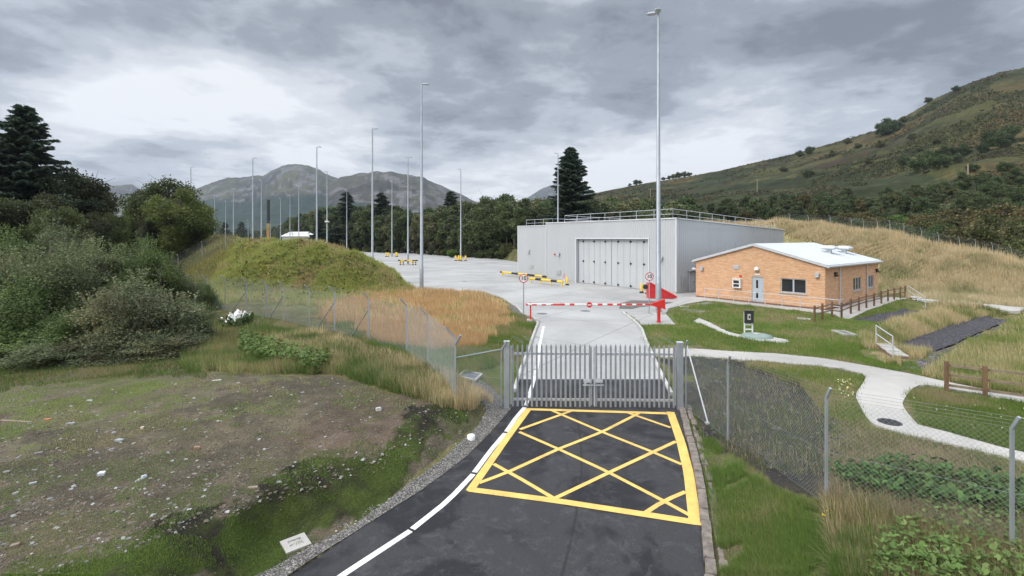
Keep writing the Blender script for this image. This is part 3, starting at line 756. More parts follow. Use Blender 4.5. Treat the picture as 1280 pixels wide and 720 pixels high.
# sloping parapet block of the side and the sheeted back
b.add([(-.02,0.04,6.6),(-.02,23.2,6.6),(-.02,23.2,zs_(23.2)),(-.02,.04,7.62),(-.3,0.04,6.6),(-.3,23.2,6.6),(-.3,23.2,zs_(23.2)),(-.3,.04,7.62)], [(0,1,2,3),(7,6,5,4),(3,2,6,7),(1,5,6,2)])
b.box(XL, XL+.3, .8, 16, 0, 7.32)
b.build('wall', m_clad, hall)
b = MB()                       # plinth
b.box(-.02, .06, .05, 23.1, 0, .24); b.box(XS, d0-.01, -.04, .03, 0, .22); b.box(d1+.01, .055, -.04, .03, 0, .22); b.box(XL, XS-.01, .38, .44, 0, .22)
b.build('plinth', m_concpre, hall)
b = MB()                       # trims and coping
b.box(XS-.06, .10, -.07, .5, 7.62, 7.74); b.box(XL-.06, XS-.07, .36, .86, 7.32, 7.43)
b.add([(.10,-.07,7.625),(.10,23.2,zs_(23.2)+.002),(-.35,23.2,zs_(23.2)+.002),(-.35,.5,7.60),(.10,-.07,7.735),(.10,23.2,zs_(23.2)+.11),(-.35,23.2,zs_(23.2)+.11),(-.35,.5,7.71)], [(4,5,6,7),(0,1,5,4),(3,7,6,2),(1,2,6,5)])
b.box(-.05, .085, -.055, .045, .2, 7.6); b.box(XS-.07, XS+.06, -.045, .03, .2, 7.6); b.box(XL-.05, XL+.1, .39, .47, .2, 7.3)
b.box(d0-.14, d0-.002, -.05, .035, 0, dzt+.12); b.box(d1+.002, d1+.12, -.05, .035, 0, dzt+.12); b.box(d0, d1, -.05, .035, dzt+.002, dzt+.13)
b.build('trim', m_cladtrim, hall)
b = MB(); b.box(XS+.3, -.32, .46, 23, 6.2, 6.25); b.box(XL+.3, XS+.3, .86, 22, 6.1, 6.15)
for q in (-17, -10.5, -2.2): b.cbox((q, 3.5, 7.45), (1.6, 1.6, .5))
b.build('roof', m_roof, hall)
b = MB()                       # roof edge rails
def railing(b, pts, h0=0., hs=(.55, 1.1), step=2.1, r=.028, lean=None):
    for a, c in zip(pts[:-1], pts[1:]):
        a = Vector(a); c = Vector(c); n = max(1, round((c-a).length/step))
        for i in range(n+1):
            p = a.lerp(c, i/n); b.tube(p+Vector((0,0,h0)), p+Vector((0,0,hs[-1])), r, n=6)
        for h in hs: b.tube(a+Vector((0,0,h)), c+Vector((0,0,h)), r, n=6)
railing(b, [(XS+2.4, 1.2, 7.5), (-1.0, .9, 7.55), (-.9, 22.6, zs_(22.6)-.1)], -.5, (.62, 1.15), 2.3)
railing(b, [(XL+.8, 1.4, 7.2), (XS-.3, 1.4, 7.2), (XS-.3, 8, 7.2)], -.5, (.6, 1.1), 2.0)
railing(b, [(XS+2.4, 1.2, 7.5), (XS+2.4, 12, 7.4)], -.5, (.6, 1.1), 2.2)
b.build('roof_railing', m_galv_lt, hall)
# folding doors: twelve leaves with hinges
n_leaf = 12; lw = (d1-d0)/n_leaf
b = MB(); b.box(d0, d1, .62, .66, 0, dzt); b.box(d0-.001, d0+.03, .455, .66, 0, dzt); b.box(d1-.03, d1+.001, .455, .66, 0, dzt); b.build('door_frame', m_dark, hall)
for i in range(n_leaf):
    x0 = d0+.04+i*(d1-d0-.08)/n_leaf; x1 = x0+(d1-d0-.08)/n_leaf-.025 - (.05 if i == 5 else 0)
    b = MB(); b.box(x0, x1, .42, .50, .03, dzt-.04); b.box(x0+.09, x1-.09, .405, .419, .2, dzt-.2)
    leaf = b.build('door_leaf', m_doorp, hall)
    if i in (0, 2, 4, 7, 9, 11):
        for z in (.25, dzt*.5, dzt-.3):
            h = MB(); h.box(x1-.09 if i < 6 else x0, x1+.03 if i < 6 else x0+.1, .30, .40, z-.11, z+.11); h.box(x1-.2 if i < 6 else x0-.0, x1-.02 if i < 6 else x0+.22, .34, .40, z-.05, z+.05)
            h.build('hinge', m_dark, leaf)
def bulkhead(parent, p, axis='x', s=.3, mat=None):
    b = MB(); x, y, z = p
    if axis == 'x': b.box(x-s*.5, x+s*.5, y-.16, y, z-s*.05, z+s*.45); b.lathe([(s*.42, -.2*s), (s*.46, .0), (s*.3, .08)], 12, 0, (x, y-.13, z-.12))
    else: b.box(y, y+.16, x-s*.5, x+s*.5, z-s*.05, z+s*.45); b.lathe([(s*.42, -.2*s), (s*.46, .0), (s*.3, .08)], 12, 0, (y+.13, x, z-.12))
    return b.build('wall_lamp', mat or m_frame, parent)
for px, py, yy_ in ((661.5,314,.45),(699,317.5,0),(827,322.5,0)):
    p = GR.front(px, py, yy_); bulkhead(hall, (p.x, yy_-.03, p.z), s=.42, mat=m_frame)
for px0, px1, py0, py1, yy_ in ((663,667,331,335,.45),(696,701,337.5,343,0)):
    p, q = GR.front(px0, py1, yy_), GR.front(px1, py0, yy_); b = MB(); b.box(p.x, q.x, yy_-.07, yy_-.002, p.z, q.z)
    for k in range(5): zz_ = p.z+(q.z-p.z)*(k+.5)/5; b.box(p.x+.04, q.x-.04, yy_-.1, yy_-.072, zz_-.03, zz_+.02)
    b.build('vent', m_clad, hall)
p = GR.front(693.7, 318); b = MB(); b.cbox((p.x, -.07, p.z), (.2, .1, .2)); b.build('alarm_bell', m_red, hall)
p, q = GR.side(860.5, 363), GR.side(867.5, 340)
b = MB(); b.box(.05, .10, p.y, q.y, 0.05, 2.15); b.box(.1, .17, p.y-.06, p.y-.002, 0, 2.2); b.box(.1, .17, q.y+.002, q.y+.06, 0, 2.2); b.box(.05, .4, p.y-.15, q.y+.15, 2.22, 2.28)
dr = b.build('side_door', m_frame, hall)
b = MB(); b.box(.1, .2, q.y-.25, q.y-.15, 1.0, 1.06); b.build('handle', m_dark, dr)
p = GR.side(864.5, 335.5); b = MB(); b.lathe([(.25, 0), (.22, .12), (.1, .2)], 12, 0, (.22, p.y, p.z-.1)); b.build('wall_lamp', m_white, hall)
p = GR.side(854, 350.5); b = MB(); b.box(.036, .12, p.y-.35, p.y+.35, p.z-.45, p.z+.45)
for k in range(6): b.box(.12, .16, p.y-.3, p.y+.3, p.z-.4+k*.14, p.z-.36+k*.14)
b.build('vent', m_frame, hall)

# ---------------- brick office
BK = Frame((24.5, 37.8, 0), math.atan2(-.785, .62))
WX, WY, EZ, RZ_ = 11.0, 13.1, 3.42, 4.98
hut = empty('brick_office', (24.5, 37.8, 0), BK.rz, 'small orange brick office with pale low pitched metal roof beside the grey hall', 'building')
def frect(a, c, y=0.): p, q = BK.front(*a, y), BK.front(*c, y); return (p.x, q.x, q.z, p.z) if 0 else (min(p.x, q.x), max(p.x, q.x), min(p.z, q.z), max(p.z, q.z))
def srect(a, c): p, q = BK.side(*a), BK.side(*c); return (min(p.y, q.y), max(p.y, q.y), min(p.z, q.z), max(p.z, q.z))
win = frect((975.8,348.3), (1007.8,365.6)); win = (win[0], win[1], BK.front(992, 366.3).z, BK.front(992, 348.4).z)
dor = frect((939.8,346), (954.6,373)); dor = (dor[0], dor[1], .04, BK.front(947, 345.9).z)
sw1 = srect((1066.6,347), (1076.6,362.5)); sw1 = (sw1[0], sw1[1], BK.side(1071.5, 362.6).z, BK.side(1071.5, 346.7).z)
sw2 = srect((1083.5,345), (1092.2,360)); sw2 = (sw2[0], sw2[1], sw1[2], sw1[3])
b = MB()
holes_wall(b, -WX, 0, -.1, EZ, [win, dor], 0, .3)
b.add([(-WX,0,EZ+.001),(0,0,EZ+.001),(-WX/2,0,RZ_),(-WX,.3,EZ+.001),(0,.3,EZ+.001),(-WX/2,.3,RZ_)], [(0,1,2),(3,5,4),(1,4,5,2),(0,2,5,3)])
holes_wall(b, .302, WY, -.1, EZ, [sw1, sw2], -.3, 0, axis='y')
b.box(-WX, -WX+.3, .302, WY, -.1, EZ); b.box(-WX+.302, -.302, WY-.3, WY, -.1, EZ)
b.add([(-WX,WY-.3,EZ+.001),(0,WY-.3,EZ+.001),(-WX/2,WY-.3,RZ_),(-WX,WY,EZ+.001),(0,WY,EZ+.001),(-WX/2,WY,RZ_)], [(0,1,2),(3,5,4),(1,4,5,2),(0,2,5,3)])
b.build('wall', m_brick, hut)
b = MB(); b.box(-WX+.31, -.31, .31, WY-.31, .02, .05); b.box(-WX+.31, -.31, 4.0, 4.1, .05, 3.3); b.build('interior', m_dark, hut)
b = MB(); b.box(-WX-.03, .035, -.035, -.002, -.2, .14); b.box(.002, .035, 0, WY, -.2, .14); b.build('plinth', m_paver, hut)
sl = (RZ_-EZ)/(WX/2)
def rz_at(x): return RZ_+.03-abs(x+WX/2)*sl
roof = MB(); ov = .22
prof = [(-WX-ov, rz_at(-WX-ov)), (-WX/2, RZ_+.03), (ov, rz_at(ov))]
up = .16
for (xa, za), (xb, zb) in zip(prof[:-1], prof[1:]):
    roof.add([(xa,-.14,za),(xb,-.14,zb),(xb,WY+.2,zb),(xa,WY+.2,za),(xa,-.14,za+up),(xb,-.14,zb+up),(xb,WY+.2,zb+up),(xa,WY+.2,za+up)], [(3,2,1,0),(4,5,6,7),(0,1,5,4),(2,3,7,6),(0,4,7,3),(1,2,6,5)])
    n = 14                                           # standing seams
    for k in range(1, 33):
        y = -.14+k*(WY+.34)/33; roof.add([(xa,y-.02,za+up),(xb,y-.02,zb+up),(xb,y+.02,zb+up),(xa,y+.02,za+up),(xa,y-.02,za+up+.035),(xb,y-.02,zb+up+.035),(xb,y+.02,zb+up+.035),(xa,y+.02,za+up+.035)], [(4,5,6,7),(0,1,5,4),(2,3,7,6)])
rf = roof.build('roof', m_roof, hut)
b = MB()
for (xa, za), (xb, zb) in zip(prof[:-1], prof[1:]):
    b.add([(xa,-.20,za-.03),(xb,-.20,zb-.03),(xb,-.142,zb-.03),(xa,-.142,za-.03),(xa,-.20,za+up+.03),(xb,-.20,zb+up+.03),(xb,-.142,zb+up+.03),(xa,-.142,za+up+.03)], [(3,2,1,0),(4,5,6,7),(0,1,5,4),(2,3,7,6),(0,4,7,3),(1,2,6,5)])
b.tube((ov+.05, -.2, rz_at(ov)+.02), (ov+.05, WY+.2, rz_at(ov)+.02), .09, n=8); b.tube((-WX-ov-.05, -.2, rz_at(ov)+.02), (-WX-ov-.05, WY+.2, rz_at(ov)+.02), .09, n=8)
b.build('fascia', m_galv_lt, hut)
def cowl(px, py):
    # foot on the near roof slope
    c0 = BK.I @ Vector((0,0,CZ)); d = BK.I.to_3x3() @ ray(px, py)
    t = 0
    for t in np.arange(10, 80, .02):
        p = c0+d*t
        if p.z <= rz_at(p.x)+up: break
    b = MB(); z = p.z-.15; b.cbox((p.x, p.y, z+.3), (.35, .35, .6))
    q = .58; a = [(p.x-q, p.y-q), (p.x+q, p.y-q), (p.x+q, p.y+q), (p.x-q, p.y+q)]; i_ = [(p.x-q*.55, p.y-q*.55), (p.x+q*.55, p.y-q*.55), (p.x+q*.55, p.y+q*.55), (p.x-q*.55, p.y+q*.55)]
    V = [(x, y, z+.48) for x, y in i_]+[(x, y, z+.60) for x, y in a]+[(x, y, z+.68) for x, y in a]+[(x, y, z+.86) for x, y in i_]
    fs = [(3,2,1,0),(12,13,14,15)]
    for r0 in (0, 4, 8): fs += [(r0+i, r0+(i+1) % 4, r0+4+(i+1) % 4, r0+4+i) for i in range(4)]
    b.add(V, fs); b.build('roof_cowl', m_roof, rf)
cowl(1036.5, 316.5); cowl(1055, 316.5)
def window(rc, axis, mull=(.5,)):
    x0, x1, z0, z1 = rc; f = MB(); t = .07; e = .002
    def bx(a0, a1, c0, c1, y0=.06, y1=.12):
        if axis == 'x': f.box(a0, a1, y0, y1, c0, c1)
        else: f.box(-y1, -y0, a0, a1, c0, c1)
    bx(x0+e, x1-e, z1-t, z1-e); bx(x0+e, x1-e, z0+e, z0+t); bx(x0+e, x0+t, z0+t, z1-t); bx(x1-t, x1-e, z0+t, z1-t)
    for m_ in mull: xm = x0+(x1-x0)*m_; bx(xm-.06, xm+.06, z0+t, z1-t, .055, .125)
    o = f.build('window', m_frame, hut)
    g = MB()
    if axis == 'x': g.box(x0+t, x1-t, .085, .095, z0+t, z1-t)
    else: g.box(-.095, -.085, x0+t, x1-t, z0+t, z1-t)
    g.build('pane', m_glass, o)
    s = MB()
    if axis == 'x': s.box(x0-.12, x1+.12, -.07, .055, z0-.09, z0-.002)
    else: s.box(-.055, .07, x0-.12, x1+.12, z0-.09, z0-.002)
    s.build('sill', m_concpre, o); return o
window(win, 'x'); window(sw1, 'y', (.38, .7)); window(sw2, 'y', (.38, .7))
x0, x1, z0, z1 = dor
b = MB(); b.box(x0+.06, x1-.06, .07, .12, .05, z1-.06); dd = b.build('door', m_doorblue, hut)
b = MB(); b.box(x0+.002, x0+.058, .04, .13, .045, z1-.002); b.box(x1-.058, x1-.002, .04, .13, .045, z1-.002); b.box(x0+.06, x1-.06, .04, .13, z1-.058, z1-.002); b.build('frame', m_frame, dd)
b = MB(); xm = (x0+x1)/2-.08; b.box(xm-.09, xm+.09, .06, .068, z1-1.0, z1-.3); b.build('pane', m_glass, dd); b = MB(); b.box(xm-.09, xm+.09, .06, .068, .45, .95); b.build('pane', m_glass, dd)
b = MB(); b.box(x1-.2, x1-.14, .01, .068, 1.0, 1.2); b.tube((x1-.17, .0, 1.02), (x1-.30, .0, 1.02), .015); b.build('handle', m_galv_lt, dd)
p = BK.front(877.8, 334); bulkhead(hut, (p.x, -.002, p.z-.1), s=.34, mat=m_frame)
p = BK.front(1022, 342); bulkhead(hut, (p.x, -.002, p.z-.1), s=.34, mat=m_frame)
p = BK.side(1043.5, 341); bulkhead(hut, (p.y, .002, p.z-.1), 'y', s=.34, mat=m_blk)
p = BK.side(1095, 336.5); bulkhead(hut, (p.y, .002, p.z-.1), 'y', s=.34, mat=m_blk)
p = BK.front(946.6, 337.2); b = MB(); b.lathe([(.21, 0), (.2, .12), (.12, .24), (.04, .28)], 14, 0, (p.x, -.15, p.z-.02)); b.build('door_lamp', m_white, hut)
p = BK.front(946.5, 343); b = MB(); b.box(p.x-.22, p.x+.22, -.03, -.002, p.z-.07, p.z+.07); b.build('door_sign', m_white, hut)
p = BK.front(925.8, 345.2); b = MB(); b.box(p.x-.09, p.x+.09, -.09, -.002, p.z-.06, p.z+.09); b.build('alarm_bell', m_red, hut)
r_ = frect((917,331.3), (924,336.8)); b = MB(); b.box(r_[0], r_[1], -.04, -.002, r_[2], r_[3])
for k in range(5): z = r_[2]+(r_[3]-r_[2])*(k+.5)/5; b.box(r_[0]+.04, r_[1]-.04, -.065, -.042, z-.02, z+.015)
b.build('vent', m_galv_lt, hut)
r_ = frect((917.3,348.5), (927.2,360)); b = MB(); b.box(r_[0], r_[1], -.28, -.002, r_[2], r_[3]); b.box(r_[0]-.03, r_[1]+.03, -.31, -.002, r_[3]+.002, r_[3]+.04); mb_ = b.build('meter_box', m_white, hut)
b = MB(); xm = (r_[0]+r_[1])/2; b.box(r_[0]+.1, r_[1]-.12, -.29, -.282, (r_[2]+r_[3])/2+.03, r_[3]-.1); b.build('pane', m_dark, mb_); b = MB(); b.box(r_[0]+.1, r_[1]-.12, -.29, -.282, r_[2]+.1, (r_[2]+r_[3])/2-.05); b.build('pane', m_dark, mb_)
for px in (1048.6, 1082.6):
    p = BK.side(px, 350); b = MB(); b.tube((.09, p.y, .02), (.09, p.y, EZ-.05), .05); b.tube((.09, p.y, EZ-.05), (ov+.03, p.y, EZ+.03), .05)
    for z in (.6, 1.7, 2.8): b.box(.002, .1, p.y-.08, p.y+.08, z-.03, z+.03)
    b.build('downpipe', m_galv_lt, hut)
# handrail in front of the brick wall
xa, xb = BK.front(881, 370, -1.25).x, 1.35
b = MB(); hr = empty('handrail', BK.M @ Vector((xa, -1.25, 0)), BK.rz, 'long thin galvanised handrail along the front wall of the brick office', 'handrail')
T = Matrix.Translation((-xa, 1.25, 0)); n = 9
posts = [xa+(xb-xa)*i/(n-1) for i in range(n)]
for i, x in enumerate(posts): q = MB(); q.tube((x-xa, 0, -.1), (x-xa, 0, 1.05), .025, n=6); q.build('post', m_galv_lt, hr)
q = MB(); q.tube((0,0,1.05), (xb-xa,0,1.05), .026, n=6); q.tube((0,0,.55), (xb-xa,0,.55), .022, n=6); q.tube((xb-xa,0,1.05), (xb-xa,1.0,1.05), .026, n=6); q.build('rail', m_galv_lt, hr)

# ---------------- distant white shed
sh = empty('white_shed', (-83.8, 200, 0), R(-17.5), 'distant white low shed with shallow roof seen over the green mound', 'building')
b = MB(); b.box(-14, 0, 0, 10, 0, 6.2); b.add([(0,0,6.21),(0,10,6.21),(0,5,7.9),(-14,0,6.21),(-14,10,6.21),(-14,5,7.9)], [(0,1,2),(3,5,4)]); b.build('wall', m_clad, sh)
b = MB(); b.add([(.4,-.4,6.15),(.4,5,8.0),(.4,10.4,6.15),(-14.4,-.4,6.15),(-14.4,5,8.0),(-14.4,10.4,6.15),(.4,-.4,6.35),(.4,5,8.2),(.4,10.4,6.35),(-14.4,-.4,6.35),(-14.4,5,8.2),(-14.4,10.4,6.35)], [(6,7,10,9),(7,8,11,10),(0,1,7,6),(1,2,8,7),(0,6,9,3),(2,5,11,8),(3,4,1,0),(4,5,2,1),(9,10,4,3),(10,11,5,4)])
for k in range(4): b.cbox((-3-k*3.2, 2.6, 7.3), (1.8, 2.2, .5))
b.build('roof', m_white, sh)
b = MB(); b.box(.002, .06, 1.4, 4.2, 3.2, 4.9); b.box(.002, .06, 5.4, 8.4, 3.2, 4.9); b.build('window', m_frame, sh)

# ================================================================== LAMP MASTS
def mast(px, top, lab, heads='R', big=False, guard=None, H_=22.6, dome=None, base=0.):
    Y = F*(H_-CZ)/(HY-top); X = (px-HX)/F*Y
    o = empty('lamp_mast', (X, Y, base), 0, lab, 'lamp post', 'tall grey floodlight masts around the yard')
    n = 12
    b = MB(); b.lathe([(.22,.12),(.22,2.3),(.195,2.4),(.185,2.42),(.085,H_-base-.1)], n); b.build('pole', m_galv, o)
    b = MB(); b.lathe([(.42,-.2),(.42,.06),(.30,.06),(.30,.14),(.22,.14)], n)
    for i in range(4): t = R(45+90*i); b.tube((.34*math.cos(t), .34*math.sin(t), .06), (.34*math.cos(t), .34*math.sin(t), .16), .025, n=6)
    b.build('base_plate', m_concpre, o)
    b = MB(); b.box(-.08, .08, -.235, -.21, .6, 1.3); b.build('access_door', m_galv, o)
    hz = H_-base-.1
    for s in heads:
        hs = .72; M = Matrix.Translation((0,0,hz)) @ Matrix.Rotation({'R': R(12), 'L': R(168), 'F': R(250)}[s], 4, 'Z') @ Matrix.Scale(hs, 4)
        d = 1
        h = MB(); h.tube((0,0,0), (d*.3,0,.05), .06, n=6)
        vs_ = []
        for k, (xx, w_, t0, t1) in enumerate([(.15,.16,-.02,.10),(.45,.30,-.05,.15),(.95,.30,-.05,.12),(1.15,.16,-.03,.05)]):
            vs_ += [(d*xx,-w_,t0),(d*xx,w_,t0),(d*xx,w_*.8,t1),(d*xx,-w_*.8,t1)]
        fs = [(0,1,2,3),(15,14,13,12)]+[(k*4+i, k*4+(i+1) % 4, k*4+4+(i+1) % 4, k*4+4+i) for k in range(3) for i in range(4)]
        h.add(vs_, fs); h.v = [tuple(M @ Vector(q)) for q in h.v]; h.build('lamp_head', m_frame, o)
    if dome:
        h = MB(); h.lathe([(.1,0),(.55,.1),(.55,.35),(.1,.5)], 12, 0, (0,0,dome)); h.build('speaker_ring', m_white, o)
    return X, Y
MAST = [(823,15,'nearest and tallest looking grey mast standing by the red barrier pivot','LF'),
 (527,104,'tall grey mast at the yard edge just behind the orange grass','R'),
 (465.5,160,'grey mast rising behind the right hand foot of the green mound','R'),
 (510,196,'grey mast whose foot stands between yellow and black goalpost guards','LR'),
 (576,211,'slim grey mast with three yellow bollards at its foot near the birches','L'),
 (396,183,'grey mast rising in front of the white shed roof','R'),
 (316,197,'grey mast rising behind the highest part of the green mound','R'),
 (433.5,237,'far thin mast just in front of the dark pine at the wood edge','L'),
 (408.8,214,'far mast with a white ring on it at the end of the white shed','L'),
 (490,226,'far thin mast with yellow bollards between two nearer masts','L'),
 (373.5,232,'thin far mast above the middle of the white shed roof','L'),
 (362.5,244,'thin far mast above the near end of the white shed roof','L'),
 (350.7,248,'thin far mast beside the far end of the white shed','L'),
 (326.7,224.5,'far mast next to the brown and yellow drilling mast','L'),
 (291.8,235.5,'far mast with a paired head in front of the blue forest slope','LR'),
 (282,251,'thinnest far mast in front of the blue forest slope','L'),
 (268.3,243.7,'far mast nearest the rounded green trees','L'),
 (238.5,208,'mast top showing above the rounded green trees','R'),
 (204.8,218,'small mast top showing over the crown beside the far grey hill','R'),
 (697.5,191,'slim grey mast standing behind the grey hall in front of the big spruce','L')]
MP = [mast(*m, dome=(9.5 if i == 8 else None)) for i, m in enumerate(MAST)]

# ================================================================== SMALL YARD THINGS
def bollard(x, y, lab, h=1.0, r=.11, group=None, z=None):
    z = Hf(x, y) if z is None else z
    o = empty('bollard', (x, y, z), 0, lab, 'bollard', group)
    b = MB(); b.lathe([(r*1.9,-.02),(r*1.9,.05),(r*1.5,.16),(r,.2)], 14); b.build('base', m_blk, o)
    b = MB(); b.lathe([(r,.2),(r,h-.05),(r*.7,h)], 14); b.build('tube', m_yel, o); return o
def guard(x, y, lab, n=2, w=2.6, d=1.1):
    """yellow and black pipe guard: posts joined by a top bar"""
    o = empty('mast_guard', (x, y, 0), R(-20), lab, 'guard rail', 'yellow and black guards round mast feet')
    for sx in (-1, 1):
        for sy in (-.5, .5):
            q = MB(); q.tube((sx*w/2+sy*.0-sx*abs(sy)*.0, sy*d, 0), (sx*w/2, sy*d, .85), .13, n=10); pp = q.build('post', m_yel, o)
            q = MB(); q.tube((sx*w/2, sy*d, 0), (sx*w/2, sy*d, .22), .14, n=10); q.tube((sx*w/2, sy*d, .45), (sx*w/2, sy*d, .62), .14, n=10); q.build('band', m_blk, pp)
    for sy in (-.5, .5):
        q = MB(); q.tube((-w/2-.5, sy*d, .95), (w/2+.5, sy*d, .95), .13, n=10); pp = q.build('bar', m_yel, o)
        q = MB()
        for k in (-w/2-.5, -.45, w/2-.1): q.tube((k, sy*d, .95), (k+.6, sy*d, .95), .14, n=10)
        q.build('band', m_blk, pp)
    return o
guard(*MP[3], 'yellow and black guard rails round the foot of a mast in the open yard', w=3.0)
for i, (dx_, dy_) in enumerate(((-1.2, -.4), (0.1, -1.2), (1.2, -.2), (-.6, 1.1))):
    bollard(MP[4][0]+dx_, MP[4][1]+dy_, ['leftmost yellow bollard round the slim mast by the birch wood', 'yellow bollard in front of the slim mast by the birch wood', 'rightmost yellow bollard round the slim mast by the birch wood', 'yellow bollard behind the slim mast by the birch wood'][i], 1.3, .2, 'yellow bollards round the slim mast')
for i, (dx_, dy_) in enumerate(((-1.7, -.3), (-.9, -1.1), (1.6, -.4), (.9, 1.1))):
    bollard(MP[9][0]+dx_, MP[9][1]+dy_, ['leftmost yellow bollard at the foot of the far thin mast', 'front yellow bollard at the foot of the far thin mast', 'rightmost yellow bollard at the foot of the far thin mast', 'rear yellow bollard at the foot of the far thin mast'][i], 1.3, .2, 'yellow bollards round the far mast')
def crash_rail(p0, p1, z, lab, nb, r=.135):
    p0 = Vector((*p0, 0)); p1 = Vector((*p1, 0)); L0 = (p1-p0).length; d = (p1-p0)/L0
    o = empty('crash_rail', p0, math.atan2(d.y, d.x), lab, 'guard rail')
    q = MB(); q.tube((0,0,z), (L0,0,z), r, n=12); bar = q.build('bar', m_yel, o)
    q = MB()
    for a, c in nb: q.tube((a*L0,0,z), (c*L0,0,z), r+.008, n=12)
    q.build('band', m_blk, bar)
    for t in (.04, .35, .66, .97): q = MB(); q.tube((t*L0, .0, -.05), (t*L0, 0, z-r*.8), r*.6, n=8); q.build('post', m_yel, o)
def flat(px, py, z): return unp(px, py, z)[:2]
crash_rail(flat(662.5,348,.55), flat(704,352.5,.55), .55, 'nearer yellow and black striped crash rail in front of the grey hall', [(.19,.37),(.66,.84)])
crash_rail(flat(626,340,.55), flat(683,346,.55), .55, 'farther yellow and black striped crash rail at the corner of the grey hall', [(0,.04),(.27,.42),(.62,.78),(.93,1)])
a_, c_ = flat(476,336,.6), flat(486,338.5,.6); crash_rail(a_, c_, .6, 'short yellow and black rail at the foot of the mound by a mast', [(0,.1),(.8,1)], .18)
p = unp(709, 356.6, 0); bollard(p[0], p[1], 'yellow bollard at the end of the nearer crash rail', 1.0, .13, z=0)
p = unp(802, 366.3, 0); bollard(p[0], p[1], 'yellow bollard on the hall side of the red wedge', 1.0, .12, z=0)
p = unp(808.8, 367.5, 0); bollard(p[0], p[1], 'yellow bollard half hidden behind the right hand speed sign', .85, .1, z=0)
x_, y_ = flat(705.5, 356, 0)
o = empty('marker_post', (x_, y_+.3, 0), 0, 'small red and white striped marker post behind the crash rail end', 'marker post')
b = MB(); b.box(-.1, .1, -.03, .03, 0, 1.25); mm_ = b.build('board', m_white, o); b = MB()
for k in range(3): b.add([(-.1,-.034,.7+k*.2),(.1,-.034,.8+k*.2),(.1,-.034,.9+k*.2),(-.1,-.034,.8+k*.2)], [(0,1,2,3)])
b.build('stripe', m_red, mm_)

# red steel wedge by the hall corner
rx, ry, _ = unp(811, 373.2, 0)
wd = empty('steel_ramp', (rx, ry, 0), R(-9), 'red steel wedge shaped ramp standing between the mast and the grey hall corner', 'ramp')
Lw, Hw, Dw = 2.55, 1.38, 1.3
for yy_ in (0, Dw):
    b = MB(); b.add([(0,yy_,0.03),(Lw*.82,yy_,.03),(Lw,yy_,.12),(Lw*.96,yy_,.24),(.35,yy_,Hw),(0,yy_,Hw),(0,yy_+.05,0.03),(Lw*.82,yy_+.05,.03),(Lw,yy_+.05,.12),(Lw*.96,yy_+.05,.24),(.35,yy_+.05,Hw),(0,yy_+.05,Hw)],
        [(5,4,3,2,1,0),(6,7,8,9,10,11)]+[(i,(i+1) % 6,6+(i+1) % 6,6+i) for i in range(6)]); b.build('side_plate', m_redd, wd)
    b = MB(); b.bar((.3,yy_+.025,Hw+.0),(Lw,yy_+.025,.2),.16,.07); b.build('flange', m_red, wd)
b = MB(); b.bar((.4,Dw/2,Hw-.22),(Lw*.9,Dw/2,.16),Dw-.1,.05); b.build('ramp_plate', m_redd, wd)
b = MB(); b.box(-.08,-.002,.0,Dw+.05,.03,Hw); b.build('end_plate', m_red, wd)
b = MB(); b.tube((-.28,-.0,Hw-.3),(-.28,.4,Hw-.3),.22,n=14); b.build('roller', m_dark, wd)

# speed limit signs
m_signw = plain('sign_white', (.78, .78, .77), .4, var=.03); m_signr = plain('sign_red', (.55, .03, .035), .4, var=.04); m_signk = plain('sign_black', (.02, .02, .02), .5)
def text_mesh(name, s, size, mat, parent, M):
    cu = bpy.data.curves.new(name, 'FONT'); cu.body = s; cu.size = size; cu.align_x = 'CENTER'; cu.align_y = 'CENTER'; cu.extrude = .002; cu.offset = size*.03
    t = bpy.data.objects.new(name, cu); COL.objects.link(t); bpy.context.view_layer.update()
    me = bpy.data.meshes.new_from_object(t.evaluated_get(bpy.context.evaluated_depsgraph_get())); bpy.data.objects.remove(t); me.name = name
    me.transform(M); me.materials.clear(); me.materials.append(mat); o = bpy.data.objects.new(name, me); COL.objects.link(o); o.parent = parent; return o
def sign(px, pyb, z, lab):
    x, y, _ = unp(px, pyb, z); o = empty('speed_sign', (x, y, z), 0, lab, 'road sign', 'ten limit signs flanking the road'); y0 = 0
    q = MB(); q.tube((0,.06,-.1),(0,.06,3.0),.038,n=10); q.build('post', m_galv, o)
    C_ = 2.78; r = .315; M = Matrix.Translation((0, 0, C_)) @ Matrix.Rotation(R(90), 4, 'X')
    def disc(r, y0, y1, n=36): q = MB(); q.tube((0,y0,C_),(0,y1,C_),r,n=n,smooth=False); return q
    face = disc(r, .015, -.004).build('sign_face', m_signw, o)
    q = MB(); vs_ = []; n = 40
    for rr in (.315, .255):
        for i in range(n): t = 2*math.pi*i/n; vs_.append((rr*math.cos(t), -.007, C_+rr*math.sin(t)))
    q.add(vs_, [(i,(i+1) % n,n+(i+1) % n,n+i) for i in range(n)]); q.build('red_ring', m_signr, face)
    text_mesh('numerals', '10', .40, m_signk, face, Matrix.Translation((0, -.009, C_)) @ Matrix.Rotation(R(90), 4, 'X'))
    return o
sign(654.5, 396.5, .0, 'round 10 limit sign on a thin post at the mound side of the road')
sign(811.8, 392, .0, 'round 10 limit sign in front of the red steel ramp')

